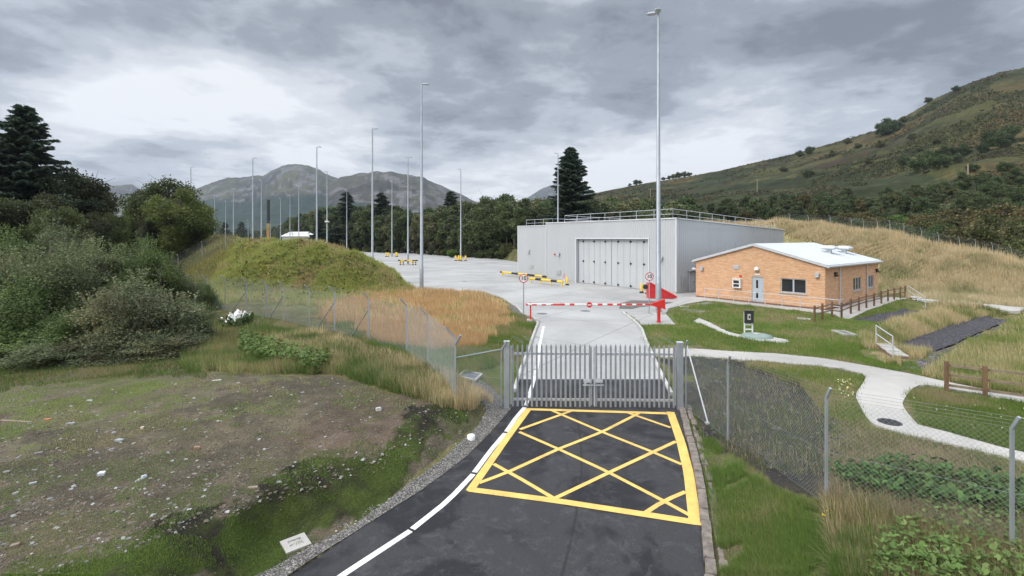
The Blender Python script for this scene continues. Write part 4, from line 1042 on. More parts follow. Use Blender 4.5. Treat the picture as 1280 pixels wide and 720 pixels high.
# barrier
bx_, by_, _ = unp(823.5, 402.3, .0)
br = empty('road_barrier', (bx_, by_, 0), 0, 'red and white lowered boom barrier across the concrete road', 'barrier')
q = MB(); q.box(-.09,.09,-.09,.09,-.05,1.18); q.box(-.14,.14,-.14,.14,0,.03); q.build('pivot_post', m_red, br)
zb_ = 1.16
q = MB(); q.add([(-.45,-.1,zb_-.07),(-.45,.1,zb_-.07),(.42,.12,zb_-.30),(.42,-.12,zb_-.30),(-.45,-.1,zb_+.10),(-.45,.1,zb_+.10),(.38,.12,zb_+.38),(.38,-.12,zb_+.38)], [(0,1,2,3),(7,6,5,4),(0,4,5,1),(1,5,6,2),(2,6,7,3),(3,7,4,0)]); q.build('counterweight', m_red, br)
xr = (659-HX)/F*by_-bx_; q = MB(); q.tube((-.46,0,zb_),(xr,0,zb_+.02),.062,n=10); bm_ = q.build('boom', m_white, br)
q = MB(); s_ = by_/F
for a, c in ((657.5,660),(665,671),(677,682.5),(688.5,706),(712,718),(747,753),(759,766),(771,777),(782,790),(795,803),(806,818)):
    q.tube(((a-HX)*s_-bx_,0,zb_+.01),((c-HX)*s_-bx_,0,zb_+.01),.067,n=10)
q.build('red_band', m_red, bm_)
xd = (736.5-HX)*s_-bx_; q = MB(); q.tube((xd,-.09,zb_),(xd,-.075,zb_),.19,n=28,smooth=False); ds = q.build('disc', m_red, bm_)
q = MB(); q.box(xd-.13,xd+.13,-.096,-.092,zb_-.03,zb_+.03); q.build('white_bar', m_white, ds)
xr2 = (663.3-HX)*s_-bx_; q = MB(); q.box(xr2-.045,xr2+.045,.08,.17,.12,zb_+.14); q.build('rest_post', m_red, br)
q = MB(); q.box(xr2-.25,xr2+.12,-.2,.5,-.1,.13); q.box(xr2+.2,xr2+.52,-.1,.35,-.1,.20); q.build('foot_block', m_concpre, br)

# ---------------- manholes and gullies
def disc_cover(px, py, r, lab, mat=m_castiron, zoff=.03, name='manhole_cover', square=False):
    x, y, z = g1(px, py) if py > 410 or px > 860 else unp(px, py, 0); o = MB()
    o.lathe([(r*1.12,-.03),(r*1.12,.006),(r*1.02,.010),(r*1.0,.006),(r*.98,.014)], 28)
    for k in range(-3, 4): o.cbox((k*r*.24, 0, .018), (r*.06, 2*math.sqrt(max(.01, (r*.85)**2-(k*r*.24)**2)), .006))
    ob = o.build(name, mat); ob.location = (x, y, z+zoff); return meta(ob, lab, 'manhole')
disc_cover(1112, 528.5, .28, 'black round manhole cover in the pale curved path', zoff=.02)
disc_cover(677.5, 392.2, .36, 'grey round cover in the concrete road near the barrier rest post', m_cover, 0)
disc_cover(731.5, 388.7, .36, 'grey round cover in the concrete road behind the boom disc', m_cover, 0)
disc_cover(581, 352, .3, 'small grey cover in the yard beyond the orange grass', m_cover, 0)
def slab(px, py, w, d, rz, lab, name='inspection_cover', h=.06, inner=m_cover, outer=m_concpre, t=.1, level=False):
    x, y, z = g1(px, py); o = empty(name, (x, y, z), R(rz), lab, 'cover')
    e_ = .3; nv = Vector((-(Hf(x+e_, y)-Hf(x-e_, y))/(2*e_), -(Hf(x, y+e_)-Hf(x, y-e_))/(2*e_), 1)).normalized(); nv = nv if not level else Vector((nv.x*.25, nv.y*.25, 1)).normalized(); o.location.z = z if not level else max(Hf(x+a_, y+b_) for a_ in (-.3, 0, .3) for b_ in (-.3, 0, .3))-.01; o.rotation_euler = (0, 0, R(rz)) if level else (nv.to_track_quat('Z', 'Y').to_matrix().to_4x4() @ Matrix.Rotation(R(rz), 4, 'Z')).to_euler()
    b = MB(); b.box(-w/2,w/2,-d/2,-d/2+t,-.2,h); b.box(-w/2,w/2,d/2-t,d/2,-.2,h); b.box(-w/2,-w/2+t,-d/2+t,d/2-t,-.2,h); b.box(w/2-t,w/2,-d/2+t,d/2-t,-.2,h); b.build('surround', outer, o)
    b = MB(); b.box(-w/2+t+.003,w/2-t-.003,-d/2+t+.003,d/2-t-.003,-.1,h-.02)
    b.cbox((-w/4,0,h-.01), (.12,.04,.015)); b.cbox((w/4,0,h-.01), (.12,.04,.015)); b.build('lid', inner, o); return o
slab(587.5, 470, .95, .80, -5, 'square grey metal cover in the grass behind the chain link panel by the gate', t=.07)
o = slab(369.5, 680, .50, .50, 40, 'pale square concrete cover beside the gravel edge of the road', inner=m_pathc, outer=m_pathc, t=.12, h=.02, level=True)
slab(757+298, 417.5, 1.3, .75, -8, 'concrete framed open inspection pit in the lawn below the brick office', h=.12, t=.12, inner=m_cover)
slab(1005, 399, .8, .5, 0, 'small pale slab in the lawn near the wooden fence end', t=.1, inner=m_concpre)
slab(864+18, 379.6, 1.5, .6, -12, 'flat grey slab in the lawn corner nearest the grey hall', t=.08, h=.03)
slab(866, 388.5, 1.7, .7, 0, 'flat grey slab in the lawn behind the mast', t=.08, h=.03)
slab(855, 383.3, .7, .4, 0, 'smallest pale slab in the lawn beside the mast', t=.08, h=.03)
x, y, z = g1(589, 549); o = MB(); o.lathe([(.13,-.05),(.13,.12),(.10,.14),(.05,.14),(.045,.10),(.0,.10)], 20); ob = o.build('drain_cap', m_white); ob.location = (x, y, z); meta(ob, 'short white round cap standing in the gravel beside the road', 'drain cap')
# tank lid and control cabinet
x, y, z = g1(946, 421); o = empty('tank_lid', (x, y, z), 0, 'large round pale green tank lid beside the small path below the lawn', 'tank lid')
b = MB(); b.lathe([(.86,-.1),(.86,.03),(.80,.04),(.80,.10),(.45,.17),(.0,.19)], 32); b.build('dome', m_glassgrp, o)
b = MB(); b.lathe([(.20,.165),(.20,.22),(.0,.23)], 16); b.build('cap', m_concpre, o)
x, y, z = g1(935.5, 418); o = empty('control_cabinet', (x, y, z), R(-6), 'dark control cabinet on a white frame beside the round tank lid', 'cabinet'); o.scale = (.82, .82, .92)
b = MB(); 
for sx in (-.27, .27): b.box(sx-.035, sx+.035, -.05, .05, -.1, 1.5)
for zz_ in (.32, .62): b.box(-.23, .23, -.03, .03, zz_-.04, zz_+.04)
b.build('frame', m_white, o)
b = MB(); b.box(-.31,.31,-.16,-.052,.74,1.48); b.box(-.34,.34,-.19,.04,1.482,1.52); bx2 = b.build('box', m_blk, o)
b = MB(); b.box(-.12,.10,-.166,-.162,.95,1.32); b.build('label_plate', m_concpre, bx2)
b = MB(); b.box(-.04,.07,-.172,-.167,1.05,1.2); b.build('door_lock', m_dark, bx2)

# ================================================================== PALISADE GATE
gA = unroad(636, 509.5); gB = unroad(847, 511.5)
gdir = Vector((gB[0]-gA[0], gB[1]-gA[1], 0)); GL = gdir.length; gz0 = min(gA[2], gB[2])
gate = empty('palisade_gate', (gA[0], gA[1], gA[2]), math.atan2(gdir.y, gdir.x), 'closed galvanised palisade double gate across the road', 'gate')
HG = 2.38
for x in (-.08, GL+.08):
    b = MB(); b.box(x-.10, x+.10, -.10, .10, -.3, HG+.06); gp_ = b.build('gate_post', m_galv, gate)
    b = MB(); b.box(x-.11, x+.11, -.11, .11, HG+.062, HG+.09); b.build('cap', m_galv_lt, gp_)
for s, (xa, xb) in enumerate(((.06, GL/2-.03), (GL/2+.03, GL-.06))):
    b = MB(); lf = None
    b.box(xa, xb, .0, .05, .27, .35); b.box(xa, xb, .0, .05, 1.96, 2.04)
    for x in (xa, xb-.05): b.box(x, x+.05, -.002, .052, .12, HG-.1)
    lf = b.build('gate_leaf', m_galv_lt, gate)
    n = 17
    for i in range(n):
        x = xa+.09+(xb-xa-.18)*i/(n-1); w = .036; b = MB(); z0 = .07+random.uniform(-.01, .01)
        y0 = -.04                                    # W section pale with a three pointed top
        prof = [(-w, y0-.0), (-w*.5, y0-.018), (0, y0-.004), (w*.5, y0-.018), (w, y0)]
        tops = [HG-.10, HG-.05, HG+.02, HG-.05, HG-.10]
        V = [(x+a, c, z0) for a, c in prof]+[(x+a, c, t) for (a, c), t in zip(prof, tops)]+[(x+a, c+.006, z0) for a, c in prof]+[(x+a, c+.006, t) for (a, c), t in zip(prof, tops)]
        b.add(V, [(i_, i_+1, 6+i_, 5+i_) for i_ in range(4)]+[(11+i_, 10+i_, 15+i_, 16+i_) for i_ in range(4)]+[(5+i_, 6+i_, 16+i_, 15+i_) for i_ in range(4)]+[(0,5,15,10),(14,19,9,4)])
        b.build('pale', m_galv, lf)
    b = MB()
    if s == 0: b.box(xb-.35, xb+.02, -.09, -.065, .86, .90); b.box(xb-.32, xb-.05, -.12, -.065, .98, 1.08); b.box(xb-.30, xb-.22, -.11, -.065, .86, 1.1)
    else: b.box(xa-.02, xa+.35, -.09, -.065, .86, .90); b.box(xa+.05, xa+.32, -.12, -.065, .98, 1.08); b.box(xa-.0, xa+.04, -.09, -.065, .1, 1.0)
    b.build('latch', m_galv_lt, lf)
    for q in range(3):
        b = MB(); xc = (.35+q*.42) if s == 0 else (GL-.35-q*.42); pts = []
        for k in range(15): t = math.pi*2*k/14; pts.append((xc+.19*math.cos(t), .03+.09*math.sin(t), HG+.02+.21*math.sin(t*.5)**2*1.1+.03*math.sin(t)))
        b.path(pts, .006, 4); b.build('barbed_wire_coil', m_wire, lf)

# ================================================================== CHAIN LINK FENCES
m_link = plain('chain_link_wire', (.30, .33, .33), .6, .3, .1, 2); m_link_green = plain('coated_chain_link_wire', (.22, .27, .25), .6, .2, .1, 2)
def chain_fence(name, lab, pts, hgt=2.35, crank=.45, cdir=None, cvec=None, pitch=.10, wr=.0024, cat='fence', matl=m_link, struts=(), post_r=.03, group=None, barb=3, zfn=None, tops=None, postmat=None, mesh=True):
    zfn = zfn or Hf
    P = [Vector((x, y, zfn(x, y))) for x, y in pts]; o = empty(name, P[0], 0, lab, cat, group); O = P[0]
    P = [p-O for p in P]; ups = []
    for i, p in enumerate(P):
        q = P[min(i+1, len(P)-1)]-P[max(i-1, 0)]; nrm_ = Vector((q.y, -q.x, 0)).normalized()*(cdir if cdir else 0)
        if cvec: nrm_ = Vector(cvec)
        b = MB(); b.bar(p-Vector((0,0,.2)), p+Vector((0,0,hgt)), post_r*1.7, post_r*1.7)
        tip = p+Vector((0,0,hgt))+nrm_*crank*.7+Vector((0,0,crank*(.75 if cdir else 1.1)))
        b.bar(p+Vector((0,0,hgt-.02)), tip, post_r*1.7, post_r*1.7); b.build('post', postmat or m_galv, o); ups.append((p+Vector((0,0,hgt)), tip))
    for i in struts:
        if abs(i) >= len(P): continue
        i0 = abs(i); j = i0+1 if i >= 0 else i0-1
        if not 0 <= j < len(P): continue
        d = (P[j]-P[i0]); d = d.normalized()*1.9; e = P[i0]+d; e.z = zfn(e.x+O.x, e.y+O.y)-O.z
        b = MB(); b.bar(P[i0]+Vector((0,0,1.75)), e, .05, .05); b.build('strut', m_galv, o)
    b = MB()
    if mesh:
        for a, c in zip(P[:-1], P[1:]):
            Ls = (Vector((c.x, c.y, 0))-Vector((a.x, a.y, 0))).length; d = (c-a)/Ls; hh = hgt-.05
            def pt(s, h): return a+d*s+Vector((0,0,.03+h))
            k = -hh
            while k < Ls:
                for sg in (1, -1):
                    s0, s1 = (k, k+hh) ; h0, h1 = (0, hh) if sg == 1 else (hh, 0)
                    if s0 < 0: h0 += sg*(0-s0); s0 = 0
                    if s1 > Ls: h1 -= sg*(s1-Ls); s1 = Ls
                    if s1-s0 > .01: b.tube(pt(s0, h0), pt(s1, h1), wr, n=3, cap=False, smooth=False)
                k += pitch
        b.build('chain_link', matl, o)
    b = MB()
    for i in range(len(P)-1):
        for t in [k/barb for k in range(0, barb+1)]:
            a = ups[i][0].lerp(ups[i][1], t*.95); c = ups[i+1][0].lerp(ups[i+1][1], t*.95); b.tube(a, c, .0032 if wr < .01 else wr*.8, n=3, cap=False)
        for h in (.08, hgt*.5): b.tube(P[i]+Vector((0,0,h)), P[i+1]+Vector((0,0,h)), .0035, n=3, cap=False)
    b.build('line_wire', m_wire, o); return o
gpr = gate.matrix_world if 0 else None
pr0 = Vector((gA[0], gA[1], 0))+gdir*((GL+.28)/GL)
def gw(px, py): return g1(px, py)[:2]
def by_z(px, z0, top, h=2.85):
    """post whose foot and top are both measured"""
    return None
RF = [(pr0.x, pr0.y-.05), gw(910, 551), gw(1033, 634), gw(1265, 699)]
RF.append((RF[-1][0]+3.4, RF[-1][1]-.9)); RF.append((RF[-1][0]+3.4, RF[-1][1]-.7))
chain_fence('chain_link_fence', 'chain link fence with tall grey posts running from the gate along the right hand verge', RF, 2.33, .30, 1, (.05, -.55, 0), .095, .0020, struts=(), post_r=.029)
st_ = empty('gate_stay', (pr0.x+.05, pr0.y-.03, Hf(pr0.x, pr0.y)), 0, 'bright diagonal steel stay leaning from the gate post to the ground', 'fence stay')
e_ = Vector(g1(885, 529)); s0 = Vector((pr0.x+.05, pr0.y-.03, gz0+2.35)); b = MB(); b.tube(s0-st_.location, e_-st_.location, .028, n=8); b.build('tube', m_galv_lt, st_)
b = MB(); b.cbox(e_-st_.location, (.16, .16, .05)); b.build('foot', m_galv_lt, st_)
for k, (px, py, tx) in enumerate(((1040, 592, 1034), (1254, 668, 1267))):
    pass
pl0 = Vector((gA[0], gA[1], 0))-gdir*(.28/GL)
LF0 = [(pl0.x, pl0.y+.02), gw(569, 506)]
PANEL = chain_fence('side_fence', 'short chain link panel with top rail between the gate post and the first cranked post', LF0, 2.1, .5, -1, None, .075, .0022, barb=2, post_r=.033)
a_ = Vector((*LF0[0], 0)); c_ = Vector((*LF0[1], 0)); za = Hf(a_.x, a_.y); b = MB(); b.tube((0,0,0), (c_.x-a_.x, c_.y-a_.y, -.02), .026, n=8); ob = b.build('top_rail', m_galv); ob.location = (a_.x, a_.y, za+2.12)
ob.parent = PANEL; ob.location = ob.location-PANEL.location
LF = [LF0[1], (-3.6, 20.6), (-5.15, 23.6), (-7.9, 26.6), (-10.8, 29.4), (-13.0, 31.0), (-15.7, 33.2), (-17.6, 34.6), (-19.9, 36.2), (-22.3, 37.6), (-24.3, 38.4), (-26.0, 39.0), (-28.0, 38.6), (-31, 37.5), (-35, 36)]
chain_fence('chain_link_fence', 'long chain link fence with cranked posts winding past the orange grass towards the bushes', LF, 2.35, .5, -1, None, .11, .0032, struts=(3, 4, 6, 8, 10), post_r=.035)
# fence on the crest of the gold bank
BF = []
for px, py in ((880,281),(912,279.5),(940,279),(962,279),(988,279),(1012,279),(1040,281.5),(1067,285),(1083,288),(1101,290.5),(1117,294),(1135,298),(1158,303),(1180,308),(1207,314),(1228,320),(1250,326),(1275,334),(1310,344)):
    i = np.interp(px, [880,985,1100,1200,1280,1310], [97,75,61.5,54,49.5,48]); BF.append(((px-HX)/F*i, i))
BF = [(x+.8, y+1.6) for x, y in BF]
chain_fence('bank_fence', 'chain link fence with small cranked posts along the crest of the golden grass bank', BF, 1.75, .4, 1, None, .3, .006, matl=m_link_green, post_r=.03, zfn=lambda x, y: Hf(x, y)-.15)
# fence glimpsed behind the left hand bushes
LB = [(-46+i*2.6, 62+i*.8) for i in range(10)]
chain_fence('far_chain_fence', 'grey chain link fence glimpsed between the left hand trees and the bushes', LB, 2.6, .45, 1, None, .3, .007, post_r=.04)

# hill fence, poles, boulders
hf = empty('stock_fence', (0, 0, 0), 0, 'line of pale wooden stock fence posts on the dark hillside', 'fence')
hp = [(1165,237,150),(1185,236.5,152),(1206,235.5,154),(1227,234,156),(1248,233,158),(1271,231,160),(1295,230,162)]
P = []
for px, py, Y in hp: X = (px-HX)/F*Y; P.append(Vector((X, Y, Hf(X, Y))))
hf.location = P[0]
for p in P: b = MB(); b.tube(p-P[0]-Vector((0,0,.2)), p-P[0]+Vector((0,0,2.3)), .13, n=6); b.build('post', m_polewood, hf)
b = MB()
for a, c in zip(P[:-1], P[1:]):
    for h in (.9, 1.9): b.tube(a-P[0]+Vector((0,0,h)), c-P[0]+Vector((0,0,h)), .02, n=3)
b.build('wire', m_wire, hf)
hf2 = empty('stock_fence', (0, 0, 0), 0, 'faint line of stock fence posts crossing the lower hill above the grey hall roof', 'fence'); P = []
for k in range(9): Y = 210+k*4; X = (846+k*9.5-HX)/F*Y; P.append(Vector((X, Y, Hf(X, Y))))
hf2.location = P[0]
for p in P: b = MB(); b.tube(p-P[0]-Vector((0,0,.2)), p-P[0]+Vector((0,0,2.6)), .14, n=6); b.build('post', m_polewood, hf2)
def pole(px, Y, h, lab, arm=True):
    X = (px-HX)/F*Y; z = Hf(X, Y); o = empty('utility_pole', (X, Y, z), 0, lab, 'utility pole')
    b = MB(); b.tube((0,0,-.3), (0,0,h), .28, .2, n=8); b.build('shaft', m_polewood, o)
    if arm: b = MB(); b.bar((-1.6,0,h-.8), (1.6,0,h-.8), .25, .25); b.tube((-1.4,0,h-.7), (-1.4,0,h-.2), .09, n=6); b.tube((1.4,0,h-.7), (1.4,0,h-.2), .09, n=6); b.build('crossarm', m_polewood, o)
pole(946.5, 330, 10.5, 'wooden pole with a crossarm on the hillside above the grey hall')
pole(1210, 170, 9.5, 'plain pale wooden pole on the hillside near the stock fence', False)
pole(813, 420, 10.5, 'tiny far pole with a crossarm on the hill skyline beside the nearest mast')
X, Y = (861.5-HX)/F*215, 215.; b = MB(); b.lathe([(.8,-.2),(.9,.4),(.6,.9),(.2,1.1)], 9); ob = b.build('boulder', m_white); ob.location = (X, Y, Hf(X, Y)); ob.scale = (1.3, 1, .9); meta(ob, 'single white boulder on the lower hillside above the hall roof', 'boulder')
# drilling mast behind the mound
X, Y = (335.5-HX)/F*215, 215.; o = empty('drilling_mast', (X, Y, 0), 0, 'dark and yellow drilling mast standing behind the mound among thin lamp masts', 'mast')
b = MB(); b.box(-.45,.45,-.45,.45,12,22.5); b.build('upper_section', m_blk, o); b = MB(); b.box(-.55,.55,-.55,.55,0,9); b.build('lower_section', plain('dull_orange_paint', (.42,.22,.06), .6), o)
b = MB()
for k in range(6): b.bar((-.5,-.5,9+k*.5), (.5,-.5,9.5+k*.5), .1, .1)
b.box(-.5,-.4,-.5,-.4,9,12); b.box(.4,.5,-.5,-.4,9,12); b.build('lattice', m_yel, o)

# ================================================================== WOODEN FENCES AND STEPS
def wood_fence(lab, pts, h=1.15, rails=(.55, .98), w=.11, zf=None, tops=None):
    P = [Vector((x, y, (zf or Hf)(x, y))) for x, y in pts]; o = empty('wooden_fence', P[0], 0, lab, 'fence'); rz = math.atan2(P[-1].y-P[0].y, P[-1].x-P[0].x)
    for p in P:
        q = MB(); M = Matrix.Translation(p-P[0]) @ Matrix.Rotation(rz+random.uniform(-.05, .05), 4, 'Z'); q.box(-w/2, w/2, -w/2, w/2, -.3, h+random.uniform(-.02, .03), 0, M); q.build('post', m_wood, o)
    off = Vector((math.sin(rz), -math.cos(rz), 0))*(w/2+.02)
    for hz in rails:
        for a, c in zip(P[:-1], P[1:]):
            q = MB(); q.bar(a-P[0]+off*-1+Vector((0,0,hz)), c-P[0]+off*-1+Vector((0,0,hz)), .04, .09); q.build('rail', m_woodrail, o)
    return o
fx = [1018.2,1028,1040,1052,1063.5,1073.7,1083,1092.7,1101.7,1110,1117.7,1125.5,1131.5]
a0 = Vector(unp(1018.2, 405, -.1)); 
def fpt(px):  # along a straight line parallel to the brick side wall
    d = Vector((.785, .62, 0)); k = (px-HX)/F; t = (k*a0.y-a0.x)/(d.x-k*d.y); q = a0+d*t; return (q.x, q.y)
wood_fence('brown post and rail fence along the paved edge beside the brick office', [fpt(q) for q in fx], 1.12, (.5, .92))
wood_fence('short brown post and rail fence beside the pale path at the picture edge', [gw(1183.2, 488.5), gw(1231.5, 495.5), gw(1286, 503)], 1.12, (.2, .58, .95), .13)
def stair(lab, a, c, hl=1.0, n=3, w=1.3):
    """short flight with a two-bar rail, a = top foot, c = bottom foot"""
    a = Vector(a); c = Vector(c); o = empty('garden_steps', a, 0, lab, 'steps'); L_ = c-a; d = Vector((L_.x, L_.y, 0)).normalized(); nrm_ = Vector((-d.y, d.x, 0))
    rz = math.atan2(d.y, d.x); ln = Vector((L_.x, L_.y, 0)).length
    for i in range(n):
        t = (i+.5)/n; p = L_*t+nrm_*w*.5; p.z = L_.z*(i/n)
        q = MB(); M = Matrix.Translation(p) @ Matrix.Rotation(rz, 4, 'Z'); q.box(-ln/n/2, ln/n/2-.03, -w/2, w/2, -.35, .0, 0, M); q.build('riser', m_paver, o)
        q = MB(); q.box(-ln/n/2-.02, ln/n/2-.01, -w/2-.02, w/2+.02, .002, .05, 0, M); q.build('tread', m_concpre, o)
    q = MB(); A, B = Vector((0,0,0)), L_
    q.tube(A-Vector((0,0,.1)), A+Vector((0,0,hl)), .03, n=8); q.tube(B-Vector((0,0,.1)), B+Vector((0,0,hl)), .03, n=8)
    for h in (hl, hl*.55): q.tube(A+Vector((0,0,h)), B+Vector((0,0,h)), .03, n=8)
    q.build('handrail', m_galv_lt, o)
s1 = fpt(1132); s1z = Hf(*s1); p1 = Vector((s1[0]+.3, s1[1]+.1, s1z+.12)); p2 = Vector(g1(1156.7, 388))+Vector((0,0,.1)); stair('steps with a bright steel handrail at the far end of the brown fence', p1, p2, 1.0, 4, .9)
p1 = Vector(g1(1095, 436))+Vector((0,0,.25)); p2 = Vector(g1(1116, 448))+Vector((0,0,.08)); stair('steps with a bright steel handrail beside the lower slate filled swale', p1, p2, .95, 3, .6)

# ================================================================== FAR MOUNTAINS AND AIR
def mountain(name, sky_pts, Yn, Yc, label_col, seed, thick=1.0, n=260, m=70, forest=None):
    S = np.array(sky_pts, float); px = np.linspace(S[0, 0], S[-1, 0], n); top = np.interp(px, S[:, 0], S[:, 1])
    top = top+(fbm(px, px*0+seed, 10, 5, seed)-.5)*3.4
    t = np.linspace(0, 1.5, m); PX, T = np.meshgrid(px, t); TOP = np.meshgrid(top, t)[0]
    Y = Yn+(Yc-Yn)*T; X = (PX-HX)/F*Y; Zc = CZ+(HY-TOP)/F*Yc
    prof = np.where(T <= 1, .35*T+.65*T**1.6, 1-(T-1)*1.1)
    Z = Zc*prof
    rid = np.abs(fbm(X, Y*.8, 420, 5, seed+3)-.5)*2; rid2 = np.abs(fbm(X, Y, 110, 4, seed+5)-.5)*2; Z = Z+(-(rid)*190-rid2*60+55)*np.clip(T*(1-np.abs(T-1)*.0), 0, 1)*np.clip((1.0-T)*3, 0, 1)*(Zc/450)
    f = fbm(X, Y, 300, 6, seed+8); g = fbm(X, Y, 60, 4, seed+12)
    c = np.zeros(X.shape+(3,)); t_ = np.clip((f*.6+g*.4-.42)*6, 0, 1)[..., None]
    c[:] = np.array(label_col[0])*(1-t_)+np.array(label_col[1])*t_
    rock = (g > .60)[..., None]; c = np.where(rock, np.array((.11, .105, .10)), c)
    if forest:
        lim = np.interp(PX, forest[0], forest[1])+(f-.5)*14; py = HY-F*(Z-CZ)/Y; fm = (py > lim)[..., None]
        c = np.where(fm, np.array((.020, .036, .026))*(1+.5*(g[..., None]-.5)), c)
    ii = (np.arange(m-1)[:, None]*n+np.arange(n-1)[None]).ravel()
    V = np.stack([X.ravel(), Y.ravel(), Z.ravel()-2], 1)
    o = np_mesh(name, V, np.stack([ii, ii+1, ii+n+1, ii+n], 1), m_ground, c.reshape(-1, 3), True, extra={'stony': np.zeros(len(V)), 'far': np.ones(len(V))*1.0}); o['kind'] = 'structure'; return o
mc = [(.070,.074,.038), (.030,.028,.026)]
mountain('mountain', [(60,297),(90,262),(118,238),(140,232),(165,230.5),(185,241),(215,262),(260,297)], 1500, 3600, mc, 3)
mountain('mountain', [(150,300),(200,262),(240,237),(262,229),(285,222),(300,221),(322,219),(328,219),(340,213),(352,207.5),(362,204.5),(376,204.8),(388,207.5),(399,212),(410,218),(421,222),(440,228),(470,250),(520,300)], 1300, 3200, mc, 5,
         forest=([150, 245, 262, 300, 350, 400, 430, 470, 540], [250, 252, 249, 250, 243, 242, 246, 258, 270]))
mountain('mountain', [(380,300),(405,238),(425,221.5),(450,216.5),(470,214),(490,213.8),(510,218),(530,222),(545,230),(568,238),(585,247),(605,255),(650,275),(700,300)], 1100, 2600, [(.052,.050,.032), (.026,.023,.024)], 9,
         forest=([380, 440, 500, 560, 650], [250, 254, 262, 268, 276]))
mountain('mountain', [(600,300),(650,252),(680,234),(693,230),(712,229),(735,236),(790,262),(840,300)], 1800, 4300, [(.06,.07,.06), (.06,.06,.065)], 14)
# air: a little haze that tints the far slopes
b = MB(); b.box(-4700, 4700, -60, 4700, -30, 640)
hz = MT('air'); hz.t.nodes.remove(hz.b); pv = hz.n('ShaderNodeVolumePrincipled'); pv.inputs['Color'].default_value = (.80, .88, 1.0, 1); pv.inputs['Density'].default_value = 0.00008
pv.inputs['Anisotropy'].default_value = .2; pv.inputs['Color'].default_value = (.74, .84, 1.0, 1); hz.l(pv.outputs[0], hz.o.inputs['Volume'])
meta(b.build('haze', hz.m), kind='stuff')

# ================================================================== GRASS AND OTHER LOW COVER
STEPC = [g1(1105, 442)[:2], g1(1110, 446)[:2], g1(1145, 384)[:2]]
def in_hard(x, y, m=0.0):
    r = np.zeros(len(x), bool)
    for P in HARD:
        r |= inpoly(x, y, P)
        if m: r |= dpoly(x, y, P) < m
    for P in (tr1, tr2): r |= dpoly(x, y, P, False) < .85
    for c_ in STEPC: r |= np.hypot(x-c_[0], y-c_[1]) < 1.0
    return r
def scatter(poly, n, wob=6):
    """random points of the ground inside a zone outlined in the photograph"""
    P = np.array(poly, float); x0, y0 = P.min(0)-wob; x1, y1 = P.max(0)+wob
    px = rng.uniform(x0, x1, int(n*1.0)); py = rng.uniform(y0, y1, len(px))
    j = (fbm(px, py, 14, 3, 5)-.5)*wob*2
    k = inpoly(px+j, py+j, poly); px, py = px[k], py[k]
    X, Y, Z = G(px, py); ok = np.isfinite(Y) & (Y < 150)
    X, Y, Z = X[ok], Y[ok], Z[ok]; k = ~in_hard(X, Y, .03); return X[k], Y[k], Z[k]
def blades(name, label, X, Y, Z, h, w, cols, hv=.4, lean=.35, seg=1, tip=None, wpx=.55, clump=1, sink=.03, cat='grass', mat=None):
    """many thin leaves; cols = list of (colour, weight)"""
    n = len(X)
    if clump > 1:
        X = np.repeat(X, clump)+rng.normal(0, h*.16, n*clump); Y = np.repeat(Y, clump)+rng.normal(0, h*.16, n*clump); Z = H(X, Y); n = len(X)
    ww = np.maximum(w, wpx*Y/F)*rng.uniform(.6, 1.3, n); pn = fbm(X, Y, 1.4, 3, 71)
    hh = h*(1+hv*rng.normal(0, .6, n))*(.55+.9*pn); hh = np.clip(hh, h*.2, h*1.9)
    a = rng.uniform(0, 2*np.pi, n); la = rng.uniform(0, 2*np.pi, n)*.6+1.0; ln = hh*lean*np.abs(rng.normal(0, 1, n))
    dx_, dy_ = np.cos(a)*ww/2, np.sin(a)*ww/2
    B0 = np.stack([X-dx_, Y-dy_, Z-sink], 1); B1 = np.stack([X+dx_, Y+dy_, Z-sink], 1)
    T0 = np.stack([X+np.cos(la)*ln, Y+np.sin(la)*ln, Z+np.sqrt(np.maximum(hh**2-ln**2, (hh*.3)**2))], 1)
    C = np.array([c for c, _ in cols]); wt = np.array([q for _, q in cols], float); wt /= wt.sum()
    # patches of one colour and mixed single blades
    pat = fbm(X, Y, 2.2, 3, 55); r = pat*1.0+rng.normal(0, .11, n); r = np.argsort(np.argsort(r))/max(n, 1); ci = np.searchsorted(np.cumsum(wt), r); ci = np.clip(ci, 0, len(C)-1)
    c = C[ci]*1.4*rng.uniform(.72, 1.28, n)[:, None]
    tipc = c*1.12 if tip is None else c*.45+np.array(tip)*.55
    if seg == 1:
        V = np.stack([B0, B1, T0], 1).reshape(-1, 3); cc = np.stack([c, c, tipc], 1).reshape(-1, 3); Fc = np.arange(n*3).reshape(-1, 3)
    else:
        Mx = (B0+B1)/2*.5+T0*.5; Mx[:, 2] += hh*.10; d = np.stack([dx_, dy_, np.zeros(n)], 1)*.75
        V = np.stack([B0, B1, Mx+d, Mx-d, T0], 1).reshape(-1, 3); cc = np.stack([c, c, c, c, tipc], 1).reshape(-1, 3)
        q = np.arange(n)[:, None]*5; Fc = np.concatenate([q+np.array([[0, 1, 2]]), q+np.array([[0, 2, 3]]), q+np.array([[3, 2, 4]])])
    o = np_mesh(name, V, Fc, mat or m_blade, cc); return meta(o, label, cat, kind='stuff')
straw, straw2, tan_ = (.40,.33,.20), (.30,.245,.145), (.21,.175,.10)
gr1, gr2, gr3, gr4 = (.085,.125,.028), (.115,.155,.035), (.065,.095,.026), (.14,.165,.05)
org = (.33,.225,.115); org2 = (.27,.185,.095); rust = (.17,.115,.07)
